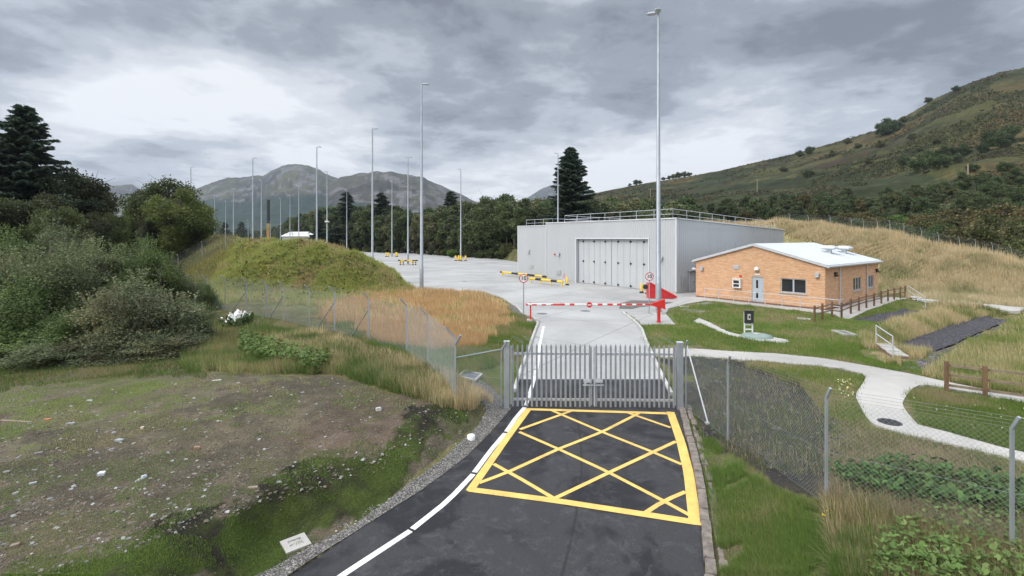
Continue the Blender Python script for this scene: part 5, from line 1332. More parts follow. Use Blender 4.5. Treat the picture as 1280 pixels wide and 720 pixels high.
# dense dry band before the left fence
Z1 = [(330,432),(400,418),(470,438),(560,470),(612,500),(600,512),(560,512),(520,500),(470,480),(420,462),(350,452)]
blades('tall_grass', 'tall straw coloured grass along the foot of the long chain link fence', *scatter(Z1, 80000), .42, .007, [(gr3,2.5),(tan_,3),(gr4,1.2),(straw2,3),(straw,1.5)], seg=2, lean=.3)
Z2 = [(225,405),(330,408),(400,425),(480,470),(520,500),(430,470),(250,466),(225,460)]
blades('tall_grass', 'rough green and brown grass in the dip behind the bare mound', *scatter(Z2, 110000), .42, .010, [(gr3,3),(gr1,2),(tan_,2),(rust,1),(gr4,1)], seg=1, lean=.4)
blades('tall_grass', 'rough dark grass under the left hand bushes', *scatter([(-30,430),(240,430),(260,470),(100,474),(0,488),(-30,495)], 30000), .16, .010, [(gr3,3),(gr1,2),(tan_,1)], lean=.4)
Z3 = [(392,380),(480,362),(600,362),(653,396),(668,402),(664,425),(645,450),(570,470),(480,440),(400,400)]
X, Y, Z = scatter(Z3, 150000); PXq = HX+F*X/Y; PYq = HY+F*(CZ-Z)/Y
kk = inpoly(PXq+(fbm(X, Y, 1.5, 3, 3)-.5)*50, PYq+(fbm(X, Y, 1.5, 3, 8)-.5)*20, [(395,380),(480,360),(600,360),(640,385),(630,415),(590,440),(540,440),(480,425),(400,395)])
blades('orange_grass', 'fine orange brown grass on the flat between fence and yard', X[kk], Y[kk], Z[kk], .42, .010, [(org,4),(org2,3),((.43,.32,.18),2),(gr4,.6)], lean=.35)
blades('rough_grass', 'green grass between the orange grass and the road kerb', X[~kk], Y[~kk], Z[~kk], .25, .010, [(gr1,3),(gr2,2),(gr4,2),(tan_,2)], lean=.4)
Z4 = [(235,300),(300,297),(400,300),(470,325),(525,358),(520,364),(400,382),(330,380),(250,378),(225,330)]
blades('mound_grass', 'mixed green and straw grass covering the big round mound', *scatter(Z4, 190000), .42, .012, [((.20,.215,.06),3),((.26,.25,.085),3),((.14,.18,.04),3),((.34,.28,.15),1.8),((.20,.15,.07),.7)], lean=.4)
blades('mound_grass', 'brown rough grass in the hollow left of the round mound', *scatter([(150,290),(300,292),(270,340),(250,385),(160,380)], 50000), .6, .014, [((.12,.10,.045),3),((.17,.12,.06),2),(gr3,2)], lean=.4)
Z5 = [(975,278),(1050,280),(1100,291),(1180,307),(1290,336),(1290,388),(1180,384),(1140,372),(1100,368),(1100,328),(1000,302),(978,296)]
X, Y, Z = scatter(Z5, 170000); kk = np.ones(len(X), bool)
blades('gold_grass', 'tall golden dry grass over the whole sloping bank behind the brick office', X, Y, Z, .52, .014, [((.43,.36,.22),4),((.52,.435,.28),2.5),((.34,.29,.17),2.4),((.26,.24,.11),2.2),((.15,.18,.06),1.3)], lean=.32, tip=(.60,.51,.34), wpx=.8)
crest = [(x, y) for x, y, _ in BANK]; q = resample(crest, .02); q = q[(q[:, 1] > 30)]; j = rng.normal(0, 1.3, q.shape); q = np.repeat(q, 5, 0)+rng.normal(0, 1.6, (len(q)*5, 2))
blades('gold_grass', 'golden seed heads standing along the crest of the bank', q[:, 0], q[:, 1], H(q[:, 0], q[:, 1]), .8, .014, [(straw,4),((.46,.36,.20),3),(straw2,2)], lean=.25, tip=(.5,.4,.25), wpx=.8)
# lawns
Z6 = [(800,404),(846,405),(840,386),(880,378),(1020,392),(1130,372),(1160,392),(1090,420),(1090,436),(1140,452),(1165,470),(1092,457),(960,440),(850,434),(812,432)]
blades('lawn_grass', 'short green lawn grass around the brick office and the small path', *scatter(Z6, 150000), .14, .008, [(gr1,3),((.10,.15,.03),4),(gr4,2),(tan_,1.5)], lean=.5)
blades('lawn_grass', 'patchy lawn grass between the fence and the pale path', *scatter([(940,450),(1080,470),(1068,495),(1090,535),(1030,520),(1000,480),(930,460)], 60000), .12, .007, [(gr1,3),(gr4,3),(tan_,3)], lean=.5)
blades('lawn_grass', 'green lawn grass enclosed by the curving pale path', *scatter([(1130,486),(1290,505),(1290,570),(1150,530)], 70000), .13, .007, [(gr1,4),((.095,.14,.03),4),(gr4,2),(tan_,2)], lean=.5)
blades('swale_grass', 'long pale grass on the ridge between the two slate swales', *scatter([(1075,425),(1150,383),(1190,388),(1262,396),(1230,408),(1170,435),(1125,458),(1090,448)], 80000), .42, .009, [(straw2,3),(straw,2),(gr4,3),(gr1,2)], lean=.35, tip=(.4,.33,.19))
blades('swale_grass', 'long pale grass on the open slope at the picture edge beyond the lower swale', *scatter([(1150,468),(1290,390),(1290,500),(1180,478)], 100000), .38, .009, [(gr4,4),(straw2,3),(straw,1.5),(gr1,2)], lean=.35)
# inside the right fence and bottom right
blades('rough_grass', 'thin tufty grass on the muddy ground inside the right hand fence', *scatter([(850,446),(950,450),(1085,530),(1200,560),(1290,582),(1290,640),(1060,600),(960,590),(900,560)], 34000), .17, .006, [(tan_,3),(gr3,3),(straw2,1),(gr1,2)], lean=.5)
X, Y, Z = scatter([(868,540),(890,548),(930,590),(1035,640),(1060,730),(1000,760),(905,760),(896,680),(885,610)], 120000); kk = fbm(X, Y, .9, 4, 29)-.10*np.clip((X/Y-.50)*0, 0, 1) > .42
blades('verge_grass', 'bright green grass on the verge beside the old kerb', X[kk], Y[kk], Z[kk], .15, .006, [((.080,.125,.03),4),((.11,.15,.038),4),(gr1,2),(tan_,1)], lean=.6, seg=1)
Z9 = [(1030,625),(1060,612),(1130,600),(1200,600),(1290,610),(1290,760),(1060,760),(1040,690)]
blades('tall_grass', 'long tangled brown grass at the foot of the nearest fence posts', *scatter(Z9, 70000), .36, .006, [(tan_,3),(straw2,4),(gr1,3),(gr2,2),(straw,2),(rust,.6)], seg=2, lean=.55, tip=(.42,.34,.20))
blades('tall_grass', 'tuft of deep green grass at the bottom of the verge', *scatter([(1045,690),(1090,670),(1110,700),(1100,760),(1040,760)], 12000), .36, .008, [((.05,.10,.02),3),(gr1,2)], seg=2, lean=.4)
# moss and thin grass on the bare mound and its lower edge
X, Y, Z = scatter([(0,720),(0,700),(100,690),(230,640),(330,600),(420,560),(500,530),(560,512),(608,510),(600,530),(550,575),(480,628),(390,685),(310,735),(0,760)], 150000)
kk = fbm(X, Y, .6, 4, 17)+.8*(fbm(X, Y, 1.6, 3, 18)-.5) > .52
blades('moss', 'bright green moss and fine grass along the gravel edge of the road', X[kk], Y[kk], Z[kk], .045, .007, [((.075,.115,.024),4),((.115,.165,.035),4),(gr3,1.5)], lean=.8, sink=.0)
X, Y, Z = scatter([(-30,490),(120,473),(300,465),(440,468),(560,500),(480,520),(300,520),(150,560),(-30,600)], 90000); kk = fbm(X, Y, 1.1, 3, 19) > .5
blades('moss', 'thin pale green growth over the back of the bare mound', X[kk], Y[kk], Z[kk], .06, .007, [((.13,.17,.05),3),((.16,.17,.07),3),(tan_,1)], lean=.8, sink=0.)
X, Y, Z = scatter([(-30,540),(300,490),(500,500),(420,580),(200,660),(-30,740)], 90000); PYm = HY+F*(CZ-Z)/Y; kk = fbm(X, Y, .6, 4, 23)+(PYm-590)/900 > .50
blades('moss', 'scattered green tufts on the open face of the bare mound', X[kk], Y[kk], Z[kk], .05, .006, [((.10,.15,.04),3),((.15,.15,.07),2)], lean=.8, sink=0.)

# ---------------- broad leaved weeds and flowers
def leafy(name, label, X, Y, Z, size, hts, cols, per=1, cat='weeds', tilt=.5):
    n = len(X); n6 = 7; s = size*rng.uniform(.5, 1.3, n); z = Z+rng.uniform(*hts, n); a0 = rng.uniform(0, 6.28, n); tx, ty = rng.normal(0, tilt, n), rng.normal(0, tilt, n)
    V = []; 
    for k in range(n6):
        t = a0+2*np.pi*k/n6; r = s*(1 if k else .15); x, y = np.cos(t)*r, np.sin(t)*r; V.append(np.stack([X+x, Y+y, z+x*tx+y*ty], 1))
    V = np.stack(V, 1).reshape(-1, 3); C = np.array(cols)[rng.integers(0, len(cols), n)]*rng.uniform(.75, 1.25, n)[:, None]
    q = np.arange(n)[:, None]*n6; Fc = np.concatenate([q+np.array([[0, k, k+1]]) for k in range(1, n6-1)])
    return meta(np_mesh(name, V, Fc, m_leaf, np.repeat(C, n6, 0)), label, cat, kind='stuff')
leafy('broad_weeds', 'round green coltsfoot leaves in the brown grass by the nearest fence post', *scatter([(1100,680),(1160,640),(1290,650),(1290,760),(1080,760)], 3200), .045, (.10,.38), [(.09,.15,.035),(.07,.12,.03),(.12,.17,.05)])
leafy('broad_weeds', 'dark green bramble leaves behind the chain link near the corner', *scatter([(1040,600),(1130,590),(1290,620),(1290,660),(1180,650),(1060,625)], 5500), .06, (.05,.5), [(.05,.10,.025),(.07,.13,.03),(.04,.07,.02)])
leafy('broad_weeds', 'green nettles growing in the dip by the long fence', *scatter([(300,420),(360,440),(420,455),(400,470),(300,450)], 9000), .07, (.1,.6), [(.08,.13,.03),(.11,.17,.04)])
leafy('flower_heads', 'small white and yellow flower heads in the lawn by the path bend', *scatter([(1045,480),(1075,478),(1072,500),(1050,502)], 160), .03, (.12,.25), [(.6,.6,.35),(.6,.55,.2)])
leafy('flower_heads', 'tiny white flower heads in the lawn inside the path curve', *scatter([(1140,500),(1290,520),(1290,560),(1170,530)], 160), .022, (.1,.2), [(.5,.5,.4)])
leafy('flower_heads', 'yellow flowers at the foot of the second fence post', *scatter([(1005,650),(1045,650),(1045,668),(1005,668)], 9), .03, (.15,.3), [(.75,.5,.02)])
leafy('flower_heads', 'yellow ragwort heads on the front of the mound', *scatter([(325,335),(335,335),(335,343),(325,343)], 60), .08, (.4,.6), [(.6,.5,.03)])
x, y, z = g1(299, 409)
n = 150; X = x+rng.normal(0, .24, n); Y = y+rng.normal(0, .4, n)
o = empty('flowering_shrub', (0, 0, 0), 0, 'low bush covered in white blossom in front of the long fence', 'shrub')
q = leafy('blossom', None, X, Y, H(X, Y)+.55, .075, (0, .35), [(.85,.85,.82)], tilt=1.0); q.parent = o; del q['kind']; 
if 'category' in q: del q['category']
X = x+rng.normal(0, .35, 500); Y = y+rng.normal(0, .5, 500); q = leafy('foliage', None, X, Y, H(X, Y), .10, (.1, .7), [(.07,.11,.03)], tilt=1.0); q.parent = o; del q['kind']
if 'category' in q: del q['category']

# ---------------- stones
def stones(name, label, X, Y, Z, smin, smax, cols, sx=1.4, flat=.5):
    n = len(X); s = smin+(smax-smin)*rng.random(n)**6; base = np.array([(-1,-1,-.6),(1,-1,-.6),(1,1,-.6),(-1,1,-.6),(-.7,-.8,.6),(.8,-.6,.5),(.6,.8,.7),(-.8,.6,.5)])
    V = base[None]*(1+rng.normal(0, .22, (n, 8, 3))); V[..., 0] *= sx; V[..., 2] *= flat; V *= s[:, None, None]; a = rng.uniform(0, 6.28, n); ca_, sa_ = np.cos(a)[:, None], np.sin(a)[:, None]
    x = V[..., 0]*ca_-V[..., 1]*sa_; y = V[..., 0]*sa_+V[..., 1]*ca_; V = np.stack([x+X[:, None], y+Y[:, None], V[..., 2]+Z[:, None]+(s*flat*.3)[:, None]], -1).reshape(-1, 3)
    f = np.array([(0,3,2,1),(4,5,6,7),(0,1,5,4),(1,2,6,5),(2,3,7,6),(3,0,4,7)]); Fc = (np.arange(n)[:, None, None]*8+f[None]).reshape(-1, 4)
    C = np.array(cols)[rng.integers(0, len(cols), n)]*rng.uniform(.7, 1.25, n)[:, None]
    return meta(np_mesh(name, V, Fc, m_stone, np.repeat(C, 8, 0)), label, 'stones', kind='stuff')
ms = MT('stone', .85, 0, .25); ms.col(ms.mul(ms.attr('Col'), ms.rng(ms.noise(14, 4), .3, .7, .8, 1.2))); m_stone = ms.m
SOIL = [(-20,492),(120,474),(300,466),(430,470),(530,505),(600,515),(560,560),(430,600),(300,640),(150,690),(-20,740)]
stones('stones', 'pale and grey stone chips strewn over the bare mound', *scatter(SOIL, 15000), .006, .042, [(.20,.185,.16),(.15,.125,.10),(.12,.10,.075),(.30,.30,.29),(.15,.115,.085),(.13,.11,.085),(.10,.09,.075)])
stones('pebbles', 'loose pebbles in the gravel margin beside the road', *[q for q in (lambda r: r)(scatter([(300,740),(400,676),(483,625),(550,575),(600,530),(607,510),(640,508),(610,545),(583,573),(527,613),(473,647),(361,720),(350,740)], 16000))], .008, .028, [(.30,.28,.26),(.20,.19,.18),(.38,.36,.33),(.15,.14,.13)], 1.2, .6)
stones('stones', 'small stones and clods on the muddy ground inside the right fence', *scatter([(850,446),(950,452),(1010,470),(1070,560),(1000,600),(900,560),(855,520)], 5000), .01, .05, [(.09,.085,.08),(.13,.125,.12),(.06,.055,.05)])
stones('slate', 'dark slate pieces lying in the swales', *scatter([(1120,460),(1150,445),(1240,400),(1275,394),(1265,402),(1170,458),(1140,462)], 4000), .03, .09, [(.12,.11,.13),(.17,.16,.18),(.07,.07,.08)], 1.5, .35)
def big(px, py, sx, sy, sz, rz, c, name, lab, cat, group=None):
    x, y, z = g1(px, py); bm = bmesh.new(); bmesh.ops.create_cube(bm, size=1); bmesh.ops.bevel(bm, geom=bm.edges[:], offset=.16, segments=1)
    sx, sy, sz = sx*.62, sy*.62, sz*.8
    for v_ in bm.verts: v_.co = Vector((v_.co.x*sx*(1+random.uniform(-.15, .15)), v_.co.y*sy*(1+random.uniform(-.15, .15)), v_.co.z*sz*(1+random.uniform(-.15, .15))))
    me = bpy.data.meshes.new(name); bm.to_mesh(me); bm.free(); me.materials.append(plain(name+'_surface', c, .85, var=.3, sc=8, bump=.2)); o = bpy.data.objects.new(name, me); COL.objects.link(o)
    o.location = (x, y, z+sz*.25); o.rotation_euler = (random.uniform(-.1, .1), random.uniform(-.1, .1), R(rz)); meta(o, lab, cat, group)
for a in [(127,594,.22,.16,.12,20,(.62,.64,.66),'stone','large bright white stone on the face of the bare mound'),
          (180,597,.15,.12,.09,60,(.55,.57,.6),'stone','white stone right of the brightest stone on the bare mound'),
          (41,605,.20,.10,.06,35,(.40,.42,.44),'stone','flat blue grey stone on the lower left of the bare mound'),
          (88,530,.34,.16,.06,5,(.36,.37,.37),'stone','flat grey slab stone near the mossy back of the mound'),
          (149,551,.34,.2,.08,-10,(.34,.35,.35),'stone','pair sized flat grey stone in the middle of the mound'),
          (112,501,.30,.12,.05,3,(.45,.47,.48),'stone','thin pale stone near the crest of the mound'),
          (48,568,.26,.2,.09,50,(.20,.19,.17),'stone','dark grey stone standing out on the mound face'),
          (178,536,.12,.12,.1,10,(.60,.50,.42),'stone','pinkish round stone in the middle of the mound'),
          (246,562,.2,.16,.13,30,(.30,.20,.13),'stone','rusty brown stone on the upper mound face'),
          (473,513,.25,.2,.16,30,(.50,.49,.47),'stone','pale angular stone at the right end of the mound'),
          (316,610,.32,.12,.05,15,(.28,.23,.17),'stone','brown flat stone low on the mound beside the moss'),
          (59,525,.30,.08,.06,3,(.50,.20,.11),'brick','broken orange brick lying on the mossy part of the mound'),
          (20,527,1.5,.10,.04,-2,(.28,.22,.16),'plank','weathered timber plank lying on the mossy mound'),
          (271,476,.42,.10,.05,28,(.55,.52,.47),'offcut','pale timber offcut on the crest of the mound'),
          (19,683,.2,.15,.08,28,(.24,.19,.15),'stone','brown stone in the lower corner moss'),
          (1038,701,.16,.1,.05,28,(.62,.62,.62),'litter','crumpled white scrap lying in the verge grass')]:
    big(*a, {'brick':'brick','plank':'plank','offcut':'wood','litter':'litter'}.get(a[7], 'stone'))

# ================================================================== TREES AND SHRUBS
def leaves_mesh(name, Pc, size, cols, parent, mat, asp=1.5, up=.35, rs=None):
    rs = rs or rng; n = len(Pc); a = rs.normal(0, 1, (n, 3)); a /= np.linalg.norm(a, axis=1)[:, None]
    b_ = rs.normal(0, 1, (n, 3)); b_[:, 2] += up; b_ -= (a*b_).sum(1)[:, None]*a; b_ /= np.linalg.norm(b_, axis=1)[:, None]+1e-9
    s = (size*rs.uniform(.6, 1.35, n))[:, None]
    V = np.stack([Pc-a*s*asp*.5, Pc-b_*s*.5, Pc+a*s*asp*.5, Pc+b_*s*.5], 1).reshape(-1, 3)
    return np_mesh(name, V, np.arange(n*4).reshape(-1, 4), mat, np.repeat(cols, 4, 0), parent=parent)
PH = {}
def broad(name, h, r, nleaf, leaf, cols, seed, K=46, full=0, low=.12, stems=1, dens=.30, mat=None, wispy=0., zc=.56, bark=None):
    """tapered stem(s), limbs to every leaf clump, crown of small leaves in clumps"""
    rs = np.random.default_rng(seed); o = empty(name, (0, 0, 0))
    C = []; 
    while len(C) < K:
        d = rs.normal(0, 1, 3); d /= np.linalg.norm(d); q = rs.random()**.42
        wide = 1+.22*math.sin(3*math.atan2(d[1], d[0])+seed); p = np.array([d[0]*r*q*.80*wide, d[1]*r*q*.80*wide, h*zc+d[2]*h*(.40 if d[2] > 0 else zc-low)*q])
        p[0] *= 1-.25*max(0, p[2]/h-.6); p[1] *= 1-.25*max(0, p[2]/h-.6); C.append(p)
    for j in range(int(K*full)): a = 6.283*j/(K*full)+rs.normal(0, .2); q = r*rs.uniform(.55, .88); C[j] = np.array([math.cos(a)*q, math.sin(a)*q, h*rs.uniform(.07, .34)])
    C = np.array(C); rad = r*dens*rs.uniform(.55, 1.25, K); tone = rs.uniform(.68, 1.3, K)
    P = []; cc = []; share = rad**1.7; share = share/share.sum()
    for k in range(K):
        m = max(20, int(nleaf*share[k])); d = rs.normal(0, 1, (m, 3)); d /= np.linalg.norm(d, axis=1)[:, None]; q = rs.random(m)**.5
        pts = C[k]+d*q[:, None]*rad[k]*np.array([1, 1, .78])*(1+.35*rs.normal(0, 1, (m, 1))*.5)
        if wispy:                      # thin upright shoots standing out of the clump
            w = rs.random(m) < wispy; sh = rs.integers(0, 7, m); ang = sh*2.4+k; t = rs.random(m)
            ex = np.stack([np.cos(ang)*.35, np.sin(ang)*.35, np.ones(m)], 1)*(rad[k]*(.6+1.1*t))[:, None]; pts[w] = (C[k]+ex+rs.normal(0, .05*rad[k], (m, 3)))[w]
        P.append(pts); ci = rs.integers(0, len(cols), m); c = np.array(cols)[np.where(rs.random(m) < .6, k % len(cols), ci)]
        cc.append(c*(tone[k]*rs.uniform(.72, 1.3, m))[:, None])
    P = np.concatenate(P); cc = np.concatenate(cc); P[:, 2] = np.maximum(P[:, 2], .08)
    PH[name+str(seed)] = o['ph'] = float(np.percentile(P[:, 2], 99.4)); leaves_mesh('crown', P, leaf, cc, o, mat or m_leaf, rs=rs)
    b = MB(); base = []
    for i in range(stems):
        a = 2*math.pi*i/stems+seed; sp_ = 0 if stems == 1 else r*.10
        p0 = Vector((math.cos(a)*sp_, math.sin(a)*sp_, -.3)); p1 = Vector((math.cos(a)*sp_*3.0, math.sin(a)*sp_*3.0, h*.30)); p2 = Vector((math.cos(a+.4)*sp_*4.6+rs.normal(0, .04)*r, math.sin(a+.4)*sp_*4.6, h*.62)); p3 = p2+Vector((rs.normal(0, .06)*r, rs.normal(0, .06)*r, h*.24))
        rr = h*.016*(1 if stems > 1 else 1.7)+.02
        for u_, v__, ra, rb in ((p0, p1, rr*1.25, rr*.85), (p1, p2, rr*.85, rr*.5), (p2, p3, rr*.5, rr*.18)): b.tube(u_, v__, ra, rb, 7, cap=False)
        base.append((p1, p2, p3, rr))
    for k in range(K):
        c = Vector(C[k]); p1, p2, p3, rr = base[k % stems]; t = min(1, max(0, (c.z/h-.2)/.6)); s = p1.lerp(p2, t) if t < .8 else p2.lerp(p3, .3)
        if s.z > c.z: s = Vector((s.x, s.y, max(.2, c.z-.1*h))) if False else p1
        mid = s.lerp(c, .5)+Vector((0, 0, .04*h)); b.tube(s, mid, rr*.38, rr*.24, 5, cap=False); b.tube(mid, c, rr*.24, rr*.07, 5, cap=False)
        for _ in range(3): e = c+Vector(rs.normal(0, 1, 3))*rad[k]*.7; b.tube(mid.lerp(c, .6), e, rr*.12, rr*.03, 4, cap=False)
    b.build('trunk', bark or m_bark, o); return o
def conifer(name, h, r, seed, cols, n_per=1.0, first=.10, gap=.42, droop=.22, card=.34):
    rs = np.random.default_rng(seed); o = empty(name, (0, 0, 0)); b = MB(); b.tube((0,0,-.3), (0,0,h*.6), h*.017, h*.009, 9, cap=False); b.tube((0,0,h*.6), (0,0,h), h*.009, .015, 7, cap=False)
    P = []; A_ = []; cc = []; z = h*first
    while z < h*.985:
        f = 1-z/h; L0 = r*(f**.72)*(1.05 if f < .9 else .85)+.12; nb = int(5+4*f+rs.integers(0, 3)); z0_ = z; ph = rs.random()*6.28
        for k in range(nb):
            z = z0_+rs.uniform(-.5, .5)*gap*(.5+f); a = ph+6.283*k/nb+rs.normal(0, .25); L_ = L0*rs.uniform(.55, 1.2); rise = .42*(1-f)+.06; d = np.array([math.cos(a), math.sin(a)])
            def pos(t): return np.array([d[0]*L_*t, d[1]*L_*t, z+L_*(rise*t-droop*t*t*1.5+.16*t**4*droop*4)])
            b.tube(pos(0), pos(.5), .012*L_+.015, .008*L_+.008, 4, cap=False); b.tube(pos(.5), pos(1), .008*L_+.008, .006, 4, cap=False)
            m = int(max(10, L_*46*n_per)); t = rs.random(m)**.8*.97+.05; pp = np.stack([d[0]*L_*t, d[1]*L_*t, z+L_*(rise*t-droop*t*t*1.5+.16*t**4*droop*4)], 1)
            side = rs.choice([-1, 1], m); sw = np.minimum(.34*L_, 1.0)*(1-t*.7)*rs.random(m); nrm_ = np.array([-d[1], d[0]]); pp[:, 0] += nrm_[0]*side*sw; pp[:, 1] += nrm_[1]*side*sw; pp[:, 2] -= sw*.25+rs.random(m)*.10
            ax = np.stack([d[0]*.8+nrm_[0]*side*.7, d[1]*.8+nrm_[1]*side*.7, -.35+rs.normal(0, .22, m)], 1); P.append(pp); A_.append(ax); cc.append(np.array(cols)[rs.integers(0, len(cols), m)]*rs.uniform(.6, 1.35, m)[:, None]*(.85+.3*t[:, None]))
        z = z0_+gap*(.45+f*.75)*rs.uniform(.7, 1.15)
    P = np.concatenate(P); A_ = np.concatenate(A_); cc = np.concatenate(cc); n = len(P); A_ /= np.linalg.norm(A_, axis=1)[:, None]
    q = rs.normal(0, 1, (n, 3)); q -= (q*A_).sum(1)[:, None]*A_; q /= np.linalg.norm(q, axis=1)[:, None]; s = (card*rs.uniform(.6, 1.3, n))[:, None]
    V = np.stack([P-A_*s*.5, P-q*s*.17, P+A_*s*.6, P+q*s*.17], 1).reshape(-1, 3); np_mesh('crown', V, np.arange(n*4).reshape(-1, 4), m_needle, np.repeat(cc, 4, 0), parent=o)
    b.build('trunk', m_bark, o); return o
used_protos = {}
def place(proto, x, y, s, rz, name, label, cat, group=None, z=None, sz=None, sink=.15):
    if proto.name not in used_protos: o = proto; used_protos[proto.name] = 1
    else: o = copy_tree(proto)
    o.name = name; used_protos[o.name] = 1
    o.location = (x, y, (Hf(x, y) if z is None else z)-sink); o.scale = (s, s, s if sz is None else sz); o.rotation_euler = (0, 0, rz); 
    for k in ('group', 'ph'):
        if k in o and k == 'group': del o[k]
    return meta(o, label, cat, group)
def at(px, top, Y, ph):
    """x, scale so that a plant of proto height ph reaches the measured top"""
    X = (px-HX)/F*Y; z = Hf(X, Y); return X, max(.15, (CZ+(HY-top)/F*Y-z)/ph)
# -- foreground willow and birch scrub
willow = [(.125,.148,.068), (.155,.178,.092), (.10,.125,.052)]; wil2 = [(.105,.155,.048), (.14,.185,.062), (.085,.125,.042)]; grn = [(.075,.115,.032), (.095,.14,.04), (.11,.15,.05)]
brn = [(.12,.105,.045), (.09,.09,.035), (.075,.08,.03)]
pw = [broad('willow_bush', 6, 3.4, 60000, .085, willow, 11, K=70, full=.42, low=.04, stems=4, wispy=.16, dens=.30), broad('willow_bush', 6, 3.2, 60000, .08, wil2, 12, K=64, full=.42, low=.04, stems=5, wispy=.2, dens=.31),
      broad('willow_bush', 6, 3.0, 55000, .075, [(.165,.19,.11),(.14,.165,.085),(.19,.175,.09)], 13, K=60, full=.42, low=.03, stems=4, wispy=.22, dens=.31, bark=m_birchbark), broad('willow_bush', 6, 3.3, 50000, .085, grn, 14, K=56, full=.42, low=.05, stems=3, wispy=.12, dens=.32)]
FG = [(170,346,24.4,2,1.22,'grey green willow bush with pale stems nearest the crest of the bare mound'),
      (226,380,26.5,0,.7,'small brownish bush at the right hand end of the scrub'),
      (188,308,31,1,.85,'bright green bush rising behind the grey green willow bush'),
      (112,385,24.6,3,.95,'low dark bush left of the grey green willow bush'),
      (52,312,27,0,1.05,'broad olive bush in the middle of the scrub below the tall spruce'),
      (14,352,24.5,1,1.15,'dark olive bush at the picture edge in front of the scrub'),
      (-38,300,27,2,1.1,'olive bush cut by the picture edge'),
      (112,303,33,0,1.0,'tall olive bush between the broad bush and the bright green one'),
      (150,305,36,3,.8,'dark green bush behind the bright green bush'),
      (70,285,37,2,.95,'feathery grey green bush with thin upright shoots under the dark trees'),
      (20,292,35,1,1.0,'leafy bush below the tall spruce'),
      (82,405,23.6,1,.8,'lowest leafy bush on the back edge of the mound'),
      (-25,400,23.0,3,.8,'lowest dark bush at the picture edge'),
      (45,425,23.2,2,.7,'small pale leaved bush on the back edge of the mound'),
      (228,345,33,0,.6,'olive bush at the foot of the hollow beside the round mound'),
      (-12,405,23.2,3,1.1,'low leafy bush at the picture edge on the crest of the bare mound'),
      (38,415,23.0,1,1.0,'low green bush on the mound crest, second from the picture edge'),
      (92,418,23.0,0,1.0,'low olive bush on the mound crest below the dark bush'),
      (140,415,23.2,2,.95,'low pale leaved bush on the mound crest beside the bush with pale stems'),
      (205,412,23.8,2,.9,'low grey green bush on the mound crest right of the bush with pale stems'),
      (250,352,38,1,.6,'small green bush standing by the far end of the long fence')]
for i, (px, top, Y, k, wf, lab) in enumerate(FG):
    X, s = at(px, top, Y, pw[k]['ph']); place(pw[k], X, Y, s, i*1.7, 'willow_bush', lab, 'bush', 'scrub bushes behind the bare mound', sz=s); bpy.context.scene.collection.objects
    o = [q for q in COL.objects if q.get('label') == lab][0]; o.scale = (max(s, .75)*wf*1.05, max(s, .75)*wf*1.05, s)
# -- tall trees on the left
dk = [(.042,.056,.026), (.056,.068,.030), (.068,.072,.032)]; ol = [(.080,.100,.035), (.10,.118,.042), (.066,.086,.030)]; yg = [(.115,.145,.038), (.14,.165,.045), (.095,.125,.034)]
spr = [(.024,.042,.026), (.032,.052,.032), (.044,.062,.038)]
cB = conifer('spruce_tree', 21, 7.4, 5, spr, 1.25, .10, .62, .20, .55); cM = conifer('spruce_tree', 16, 5.2, 6, spr, 1.6, .06, .50, .16, .50); cS = conifer('pine_tree', 13, 3.0, 7, [(.028,.046,.028), (.038,.058,.034)], .8, .1, .7, .12, .6)
tA = broad('dark_tree', 13, 5.0, 42000, .17, dk, 21, K=60, low=.10, dens=.27); tB = broad('round_tree', 11, 5.0, 42000, .16, ol, 22, K=64, low=.03, dens=.27); tC = broad('round_tree', 10, 4.6, 42000, .15, yg, 23, K=70, low=.02, dens=.27)
bel = [broad('birch_tree', 9.5, 3.1, 11000, .24, [(.082,.102,.045), (.10,.118,.052), (.068,.088,.040)], 31, K=34, low=.04, dens=.33, bark=m_birchbark), broad('birch_tree', 9.5, 3.4, 11000, .24, [(.068,.090,.036), (.086,.108,.042)], 32, K=30, low=.04, dens=.34),
       broad('birch_tree', 9.5, 2.8, 11000, .24, [(.105,.112,.050), (.09,.10,.045), (.115,.11,.055)], 33, K=30, low=.03, dens=.35), broad('birch_tree', 9.5, 3.2, 11000, .24, [(.052,.074,.030), (.07,.092,.036)], 34, K=32, low=.03, dens=.33)]
X, s = at(30, 128, 58, 21); place(cB, X, 58, s, .4, 'spruce_tree', 'tallest dark spruce with drooping open branches at the left edge', 'tree')
X, s = at(-22, 165, 55, 21); place(cB, X, 55, s, 2.4, 'spruce_tree', 'dark spruce cut by the picture edge beside the tallest spruce', 'tree')
X, s = at(713, 182, 112, 16); place(cM, X, 112, s, 1., 'spruce_tree', 'lone dark spruce standing above the grey hall roof', 'tree'); [q for q in COL.objects if q.get('label','').startswith('lone dark')][0].scale = (s*.95, s*.95, s)
